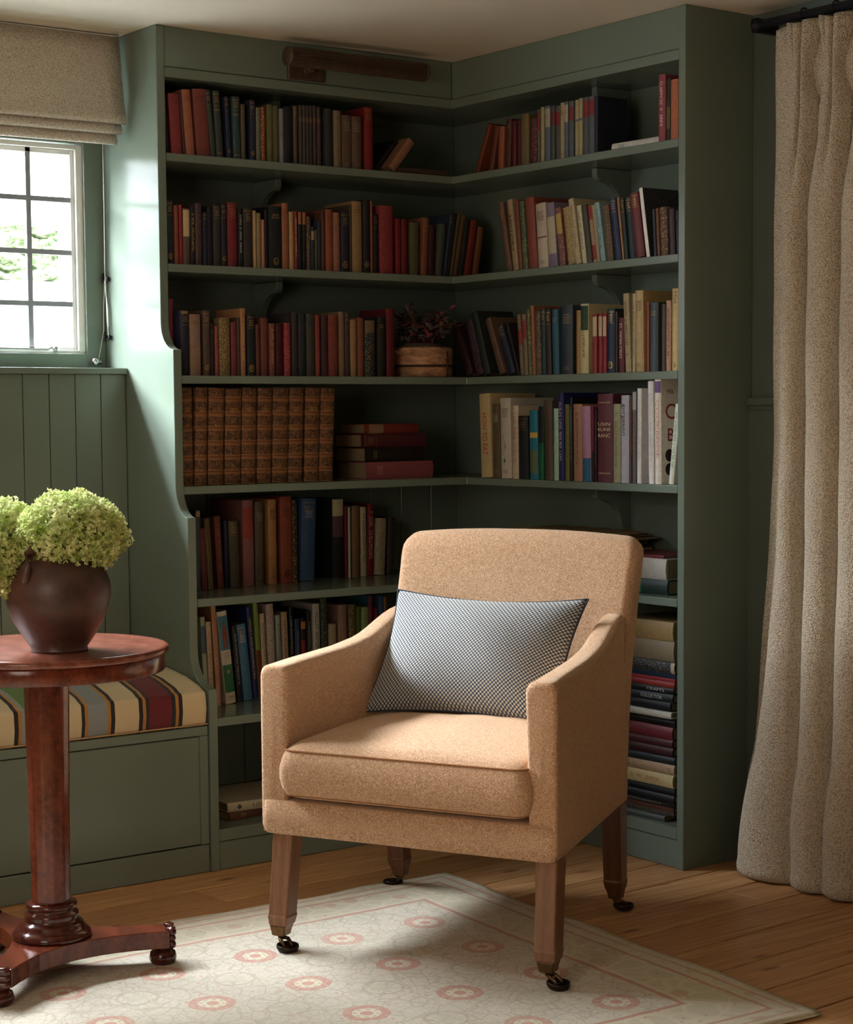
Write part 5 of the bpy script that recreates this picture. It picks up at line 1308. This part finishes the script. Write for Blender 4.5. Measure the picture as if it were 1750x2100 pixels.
            if a[0] == 'w': rows(h * 0.10, 2, w * 0.32, 0.5, 0.001, flat(a[1], 0.6, 0.05), 'emblem')
        elif a[0] == 'T':
            big = w * 0.62; m = Matrix(((0, 1, 0, w / 2), (0, 0, -1, -sg - 0.0006), (-1, 0, 0, h * (0.52 if a[1] != 'gurgeson' else 0.72)), (0, 0, 0, 1)))
            textmesh(a[1], big, root, flat(a[2], 0.6, 0.05), 'spine_title', m, width=h * {'HISTORY': 0.52, 'HOW TO EAT': 0.5, 'gurgeson': 0.36, 'COOKBOOK': 0.56}[a[1]])
        elif a[0] == 'U':
            cr = flat('d8c49c', 0.5, 0.05)
            for s_, zz, sz in (('USIN', 0.655, 0.013), ('ELINS', 0.595, 0.013), ('RANC', 0.525, 0.015), ('LAROUSSE', 0.10, 0.006), ('LAROUSSE', 0.90, 0.005)):
                textmesh(s_, sz, root, cr, 'spine_title', Matrix(((1, 0, 0, w / 2), (0, 0, -1, -sg - 0.0006), (0, 1, 0, h * zz), (0, 0, 0, 1))), width=w * 0.8)
        elif a[0] == 'K':
            bm = bmesh.new()
            for q in range(6):
                zz = h * (0.065 + 0.1515 * q + 0.07)
                tube(bm, [(w * 0.04, -0.0004, zz), (w * 0.25, spine_y(w * 0.25, w, sg) - 0.0004, zz), (w * 0.5, -sg - 0.0006, zz), (w * 0.75, spine_y(w * 0.75, w, sg) - 0.0004, zz), (w * 0.96, -0.0004, zz)], 0.0017, 6)
            obj('raised_band', bm, flat('6e4426', 0.5, 0.4, nscale=120), root, True)
            rows(h * 0.79, 3, 0.0036, 0.7, 0.002, M['gilt'])
        elif a[0] == 'x':
            if hx0 == 'dcd0b8':      # bottle and seated figure as plain shapes
                bm = bmesh.new(); zc = h * 0.76
                ptsb = [(-0.22, -0.16), (0.22, -0.16), (0.24, 0.0), (0.10, 0.08), (0.06, 0.14), (-0.06, 0.14), (-0.10, 0.08), (-0.24, 0.0)]
                vs = [bm.verts.new((w * (0.5 + a_), spine_y(w * (0.5 + a_), w, sg) - 0.0011, zc + b_ * h)) for a_, b_ in ptsb]; bm.faces.new(vs); obj('spine_picture', bm, flat('8a3a22', 0.6, 0.4, nscale=200), root, keep=True)
                bm = bmesh.new(); N = 14; vs = [bm.verts.new((w * 0.48 + 0.0045 * math.cos(2 * PI * i / N), spine_y(w * 0.48 + 0.0045 * math.cos(2 * PI * i / N), w, sg) - 0.0011, h * 0.345 + 0.006 * math.sin(2 * PI * i / N))) for i in range(N)]; bm.faces.new(vs); obj('spine_picture', bm, flat('a88040', 0.6, 0.3, nscale=200), root, keep=True)
                rows(h * 0.545, 3, 0.0042, 0.6, 0.003, flat('4a4438', 0.6)); rows(h * 0.07, 1, 0.0042, 0.6, 0.003, flat('4a4438', 0.6), 'imprint')
            else:
                bm = bmesh.new(); P = [(0.30, 0.56), (0.36, 0.50), (0.50, 0.45), (0.58, 0.40), (0.46, 0.34), (0.52, 0.42), (0.42, 0.47), (0.30, 0.52)]
                vs = [bm.verts.new((w * a_, spine_y(w * a_, w, sg) - 0.0006, h * b_)) for a_, b_ in P]; bm.faces.new(vs); obj('spine_picture', bm, flat('2c4a7a', 0.6, 0.2), root, keep=True)
                bm = bmesh.new(); N = 12; vs = [bm.verts.new((w * 0.45 + 0.0035 * math.cos(2 * PI * i / N), spine_y(w * 0.45, w, sg) - 0.0007, h * 0.22 + 0.0065 * math.sin(2 * PI * i / N))) for i in range(N)]; bm.faces.new(vs); obj('spine_picture', bm, flat('2a5a2c', 0.6, 0.2), root, keep=True)
    G.free()
SHELFNAME = {'L1': ('top left-hand shelf', 'books on the top shelf of the left wing'), 'R1': ('top right-hand shelf', 'books on the top shelf of the right wing'),
 'L2': ('second left-hand shelf', 'books on the second shelf of the left wing'), 'R2': ('second right-hand shelf', 'books on the second shelf of the right wing'),
 'L3': ('third left-hand shelf', 'books on the third shelf of the left wing'), 'R3': ('third right-hand shelf', 'books on the third shelf of the right wing'),
 'L4': ('fourth left-hand shelf', 'tooled leather volumes on the fourth shelf'), 'R4': ('fourth right-hand shelf', 'books on the fourth shelf of the right wing'),
 'L5': ('fifth left-hand shelf', 'books on the fifth shelf of the left wing'), 'L6': ('sixth left-hand shelf', 'books on the sixth shelf of the left wing')}
ZS = {'1': 1.9671, '2': 1.6635, '3': 1.3534, '4': 1.0469, '5': 0.739, '6': 0.4198}
def look(hx, tok, w, h, th):
    ws = []
    if 'K' in tok.split(','): return 'tooled brown leather volume with raised bands'
    if w < 0.011: ws.append('thin')
    elif w > 0.028: ws.append('thick')
    if h > 0.205: ws.append('tall')
    elif h < 0.150: ws.append('short')
    if abs(th) > 8: ws.append('leaning')
    ws.append(cname(hx) + ' book')
    d = ''
    if 'T:' in tok: d = ' titled ' + tok.split('T:')[1].split(':')[0]
    elif 'U' in tok.split(','): d = ' with cream capitals'
    elif 'l:' in tok: d = ' with %s label' % cname(tok.split('l:')[1].split(':')[0])
    elif 'p:' in tok: d = ' with speckled cover'
    elif tok.startswith('t') or ',t' in tok: d = ' with gilt title'
    return ' '.join(ws) + d
for key, rws in BOOKS.items():
    left = key[0] == 'L'; place, grp = SHELFNAME[key]; z0 = ZS[key[1]] + 0.0004
    looks = [look(r[5], r[6], r[1] / 1000, r[2] / 1000, r[3]) for r in rws]; rnd = random.Random(hash(key[1]) % 1000 + (5 if left else 9))
    rnd = random.Random(ord(key[0]) * 10 + int(key[1]))
    prev_end = -9
    for i, (s0, w, h, th, P, hx, tok) in enumerate(rws):
        s0, w, h, P = s0 / 1000, w / 1000, h / 1000, P / 1000; w -= 0.0006
        if key == 'L4': lab = 'tooled brown leather volume, %s from the left of ten on the fourth shelf' % ORD[i + 1]
        elif looks.count(looks[i]) == 1: lab = '%s on the %s, %s from the left' % (looks[i], place, ORD[i + 1]) if len(looks[i].split()) < 7 else '%s on the %s' % (looks[i], place)
        else: lab = '%s, %s from the left on the %s' % (looks[i], ORD[i + 1], place)
        ws_ = lab.split()
        while len(ws_) > 16: ws_.pop(0)
        lab = ' '.join(ws_)
        d = max(0.095, min(h * 0.70, 0.205 if not left else 0.25, (BK - P - 0.006) if left else (-P - 0.014)))
        if left and key in ('L5', 'L6'): d = min(d, BK - P - 0.006)
        a = math.radians(th); dz = rnd.uniform(0, 0.004)
        root = thing('book', lab, 'book', group=grp)
        # local frame: x = thickness, y = depth, z = height; tilt about the corner that stands on the shelf
        if abs(th) > 0.15:
            if th > 0: piv = w
            else: piv = 0.0
            sB = s0 + (w / math.cos(a) if th > 0 else 0.0)
            T = Matrix.Translation((sB, 0, 0)) @ Matrix.Rotation(a, 4, 'Y') @ Matrix.Translation((-piv, 0, 0))
        else: T = Matrix.Translation((s0, 0, 0))
        if left: Wm = Matrix.Translation((0, P + dz, z0)) @ T
        else: Wm = Matrix.Translation((P + dz, 0, z0)) @ Matrix.Rotation(-PI / 2, 4, 'Z') @ T
        root.matrix_world = Wm
        book_parts(root, w, h, d, hx, tok, rnd)
# books lying flat: (label, side, spine position, near end, bottom z, thickness, length, depth, turn, colour, tokens, group)
def flat_book(label, x, y, z, w, h, d, yaw, hx, tok, group, side='L', paper=False):
    """x, y = centre of the spine edge; yaw turns the spine"""
    root = thing('book', label, 'book', group=group)
    B = Matrix(((0, 0, -1, h / 2), (0, 1, 0, 0), (1, 0, 0, 0), (0, 0, 0, 1)))       # thickness up, head to the left
    root.matrix_world = Matrix.Translation((x, y, z)) @ Matrix.Rotation((0 if side == 'L' else -PI / 2) + math.radians(yaw), 4, 'Z') @ B
    book_parts(root, w, h, d, hx, tok, random.Random(int((x + y + z) * 10000)), paper)
g4 = 'books piled flat on the fourth shelf'
flat_book('rose pink cloth book, lowest of the pile on the fourth shelf', -0.440, -0.180, 1.0473, 0.050, 0.262, 0.14, 4, 'b8565e', 's:d8a8a0', g4)
flat_book('near black book with dim gilt bands in the fourth shelf pile', -0.450, -0.168, 1.0977, 0.044, 0.228, 0.15, 3, '2c2018', 'n', g4)
flat_book('maroon book with gilt title in the fourth shelf pile', -0.452, -0.166, 1.1422, 0.040, 0.246, 0.14, 2, '602428', 't', g4)
flat_book('red-brown book with tan label, topmost of the fourth shelf pile', -0.456, -0.160, 1.1827, 0.030, 0.205, 0.13, 2, '8e2e1e', 'l:a8784e:.66:.93', g4)
flat_book('slim brown book lying flat at the corner end of the top left shelf', -0.365, -0.186, 1.9675, 0.018, 0.205, 0.14, -3, '5e4436', '-', 'books on the top shelf of the left wing')
flat_book('slim white book lying flat on the top shelf of the right wing', -0.212, -1.005, 1.9675, 0.022, 0.215, 0.15, 2, 'dcd8cc', 'm', 'books on the top shelf of the right wing', 'R')
# two books tipped over at the end of the top left shelf
for (lab, xb, th, w, h, hx, dp, yy) in (('black book tipped steeply beside the red one on the top left shelf', -0.515, 40.0, 0.014, 0.128, '1e1a20', 0.15, -0.150), ('orange-brown book tipped over under the black one, top left shelf', -0.492, 39.0, 0.026, 0.118, 'a8704c', 0.12, -0.190)):
    root = thing('book', lab, 'book', group='books on the top shelf of the left wing')
    a = math.radians(th); root.matrix_world = Matrix.Translation((xb + w / math.cos(a), yy, 1.9675)) @ Matrix.Rotation(a, 4, 'Y') @ Matrix.Translation((-w, 0, 0))
    book_parts(root, w, h, dp, hx, '-', random.Random(3))
g5 = 'books lying flat at the right end of the fifth shelf'
flat_book('book with green and black spine lying flat under the thick white book', -0.205, -1.000, 0.7394, 0.040, 0.22, 0.165, 2, '26403c', 'l:1f8a5a:.45:.9,s:d0d8d0', g5, 'R')
flat_book('thick white book lying flat at the right end of the fifth shelf', -0.195, -0.985, 0.7798, 0.058, 0.225, 0.165, 0, 'd8d4c8', 's:c0b8a8', g5, 'R')
flat_book('slim dark red book lying on the thick white one, fifth shelf', -0.185, -0.980, 0.8382, 0.008, 0.20, 0.15, -2, '8a2a34', '-', g5, 'R', True)
gp = 'large books and papers piled behind the armchair'
zz = 0.7394
for i, (th, ln, dp, hx, lab, yc) in enumerate(((0.046, 0.34, 0.165, '3a2c26', 'dark brown large book at the bottom of the pile behind the armchair', -0.70), (0.040, 0.33, 0.165, '54483a', 'taupe large book in the pile behind the armchair', -0.69), (0.030, 0.33, 0.165, '241c1a', 'near black large book in the pile behind the armchair', -0.70), (0.022, 0.34, 0.16, '4a3428', 'brown large book near the top of the pile behind the armchair', -0.68))):
    flat_book(lab, -0.19, yc, zz, th, ln, dp, (-1, 2, -2, 3)[i], hx, '-', gp, 'R'); zz += th + 0.0004
root = thing('folded_papers', 'yellowed folded papers on top of the pile behind the armchair', 'papers', (0, 0, 0), group=gp)
rnd = random.Random(4)
for k in range(4):
    bm = bmesh.new(); y0, y1 = -0.90 + 0.03 * k, -0.49 + 0.02 * k; n = 14
    for (zo) in (0,):
        g = [[bm.verts.new((x, y0 + (y1 - y0) * i / n, zz + 0.0012 + 0.0045 * k + 0.004 * (math.sin(i * 0.9 + k * 2) ** 2) * (0.3 + k * 0.25))) for i in range(n + 1)] for x in (-0.205 + 0.006 * k, -0.03)]
        for i in range(n): bm.faces.new((g[0][i], g[0][i + 1], g[1][i + 1], g[1][i]))
    o = obj('sheet', bm, flat(('8e7656', '7a6648', '9a8260', '86704e')[k], 0.9, 0.2), root); m = o.modifiers.new('thickness', 'SOLIDIFY'); m.thickness = 0.0035; m.offset = 0
# tall pile at the right end of the bottom shelf
PILE = [(0.113, 0.129, '56605a', '-', 'grey-green slim book at the very bottom of the tall right pile', -0.232, 4, -1.10),
 (0.129, 0.139, '3c342c', 'p:8a7850', 'mottled dark book low in the tall right pile', -0.215, 1, 0), (0.139, 0.152, '6e3a2c', 's:c0a080', 'red-brown book low in the tall right pile', -0.215, 0, 0), (0.152, 0.164, '221e20', 'v:a09888', 'black book with pale lettering above the red-brown one, right pile', -0.214, 1, 0),
 (0.164, 0.186, '22262a', 'n', 'black book with faint gilt in the lower right pile', -0.212, -1, 0), (0.186, 0.207, '1e2026', 's:c8c0b8', 'black book under the pale yellow one in the right pile', -0.210, 2, 0),
 (0.207, 0.243, 'dcc484', 'v:9a5a40', 'pale yellow book in the lower half of the tall right pile', -0.216, 1, 0), (0.243, 0.271, 'c4a078', 'm', 'tan patterned book lying on the pale yellow one, right pile', -0.210, -1, 0),
 (0.271, 0.292, '2a3038', 'n', 'slim dark navy book above the tan one, right pile', -0.212, 2, 0), (0.292, 0.316, '4e2024', '-', 'dark red book, lower of three reds in the right pile', -0.206, 1, 0.012), (0.316, 0.338, '562428', '-', 'dark red book, middle of three reds in the right pile', -0.205, 0, 0.014),
 (0.338, 0.374, '8a2830', 'n', 'bright crimson book, topmost of three reds in the right pile', -0.207, 1, 0.012), (0.374, 0.398, '1c1a1a', '-', 'black filler book for the dark gap midway up the right pile', -0.198, -1, 0.01),  # the black one is a filler, coloured as the shaded gap in the pile
 (0.398, 0.417, 'd4d4c4', 's:606060', 'slim white book midway up the tall right pile', -0.212, 2, 0.014), (0.417, 0.443, '1e2028', 'n', 'black book resting on the slim white one, right pile', -0.205, 0, 0.022),
 (0.443, 0.466, '26343a', 'T2:COLLECTOR', 'dark teal book with white capitals in the right pile', -0.208, 1, 0.010), (0.466, 0.484, '1a1c22', 'T2:CRAFTS', 'black book titled CRAFTS under the red books, right pile', -0.208, 1, 0.008),
 (0.484, 0.501, 'b8342c', 's:e0c8b0', 'orange-red book, lower of two bright reds in the right pile', -0.210, 0, 0.002), (0.501, 0.511, 'c03038', '-', 'slim scarlet book, upper of two bright reds in the right pile', -0.212, 1, 0),
 (0.511, 0.524, '1e3450', '-', 'slim blue book above the two bright reds, right pile', -0.208, 0, 0), (0.524, 0.556, '24242a', 'p:8a8474,l:d8c8a0:0:.06', 'black mottled book with cream end band in the right pile', -0.210, 0, 0),
 (0.556, 0.612, 'a08c6a', '-', 'thick taupe old book second from the top of the right pile', -0.205, 0, 0.008), (0.612, 0.666, 'c09a58', '-', 'thick worn tan book on top of the tall right pile', -0.205, -2, 0.010)]
for z0, z1, hx, tok, lab, xx, yaw, dy in PILE:
    ln = 0.235; near = -1.148 + (dy if dy >= -0.5 else 0.02); t2 = None
    if 'T2:' in tok: t2 = tok.split(':')[1]; tok = '-'
    flat_book(lab, xx, near + ln / 2, z0 + 0.0003, z1 - z0 - 0.0006, ln, -xx - 0.016, yaw * 0.35, hx, tok, 'books in the tall pile at the right end of the bottom shelf', 'R', (z1 - z0) < 0.014)
    if t2:
        r = [o for o in COL.objects if o.name.startswith('book') and o.type == 'EMPTY'][-1]
        r = bpy.data.objects[max((o.name for o in COL.objects if o.type == 'EMPTY' and o.get('label') == lab), key=len)]
        w_ = z1 - z0 - 0.0006; textmesh(t2, w_ * 0.62, r, flat('c8c8c4', 0.6), 'spine_title', Matrix(((0, 1, 0, w_ / 2), (0, 0, -1, -sag(w_) - 0.0008), (-1, 0, 0, ln * (0.30 if t2 == 'CRAFTS' else 0.36)), (0, 0, 0, 1))), width=0.085 if t2 != 'CRAFTS' else 0.07)
gb = 'two books lying flat on the bottom left shelf'
flat_book('brown book under the cream one on the bottom left shelf', -1.045, -0.352, 0.1134, 0.024, 0.255, 0.22, 8, '6a4028', 's:b09060', gb)
lab = 'cream book lettered A JOUR lying flat on the bottom left shelf'
flat_book(lab, -1.045, -0.372, 0.1380, 0.026, 0.262, 0.235, -3, 'c8bc94', '-', gb)
r = next(o for o in COL.objects if o.get('label') == lab); dkb = flat('4a4436', 0.6)
textmesh('A JOURNEY', 0.0135, r, dkb, 'spine_title', Matrix(((0, 1, 0, 0.013), (0, 0, -1, -sag(0.026) - 0.0008), (-1, 0, 0, 0.150), (0, 0, 0, 1))))
bm = bmesh.new(); cx, cz = 0.013, 0.225; vs = [bm.verts.new((cx + a, -sag(0.026) - 0.0008, cz + b)) for a, b in ((-0.008, 0), (0, 0.008), (0.008, 0), (0, -0.008))]; bm.faces.new(vs); obj('emblem', bm, dkb, r, keep=True)
# cover lettering on the large pale book at the right end of the fourth shelf
rr_ = next(o for o in COL.objects if o.get('label', '').find('titled COOKBOOK') >= 0)
cw = max(v.co.x for v in next(q for q in rr_.children if q.name.startswith('cover')).data.vertices); red_ = flat('8a2a26', 0.6)
for s_, zz, sz in (('MA', 0.250, 0.018), ('C', 0.195, 0.060), ('B', 0.132, 0.050)):
    textmesh(s_, sz, rr_, red_, 'cover_lettering', Matrix(((0, 0, 1, cw + 0.0006), (1, 0, 0, 0.034), (0, 1, 0, zz), (0, 0, 0, 1))))
for zz in (0.078, 0.040):
    bm = bmesh.new(); vs = [bm.verts.new((cw + 0.0006, 0.030 + 0.016 * math.cos(2 * PI * i / 20), zz + 0.017 * math.sin(2 * PI * i / 20))) for i in range(20)]; bm.faces.new(vs); obj('cover_picture', bm, flat('2e1c1a', 0.6, 0.4), rr_, keep=True)
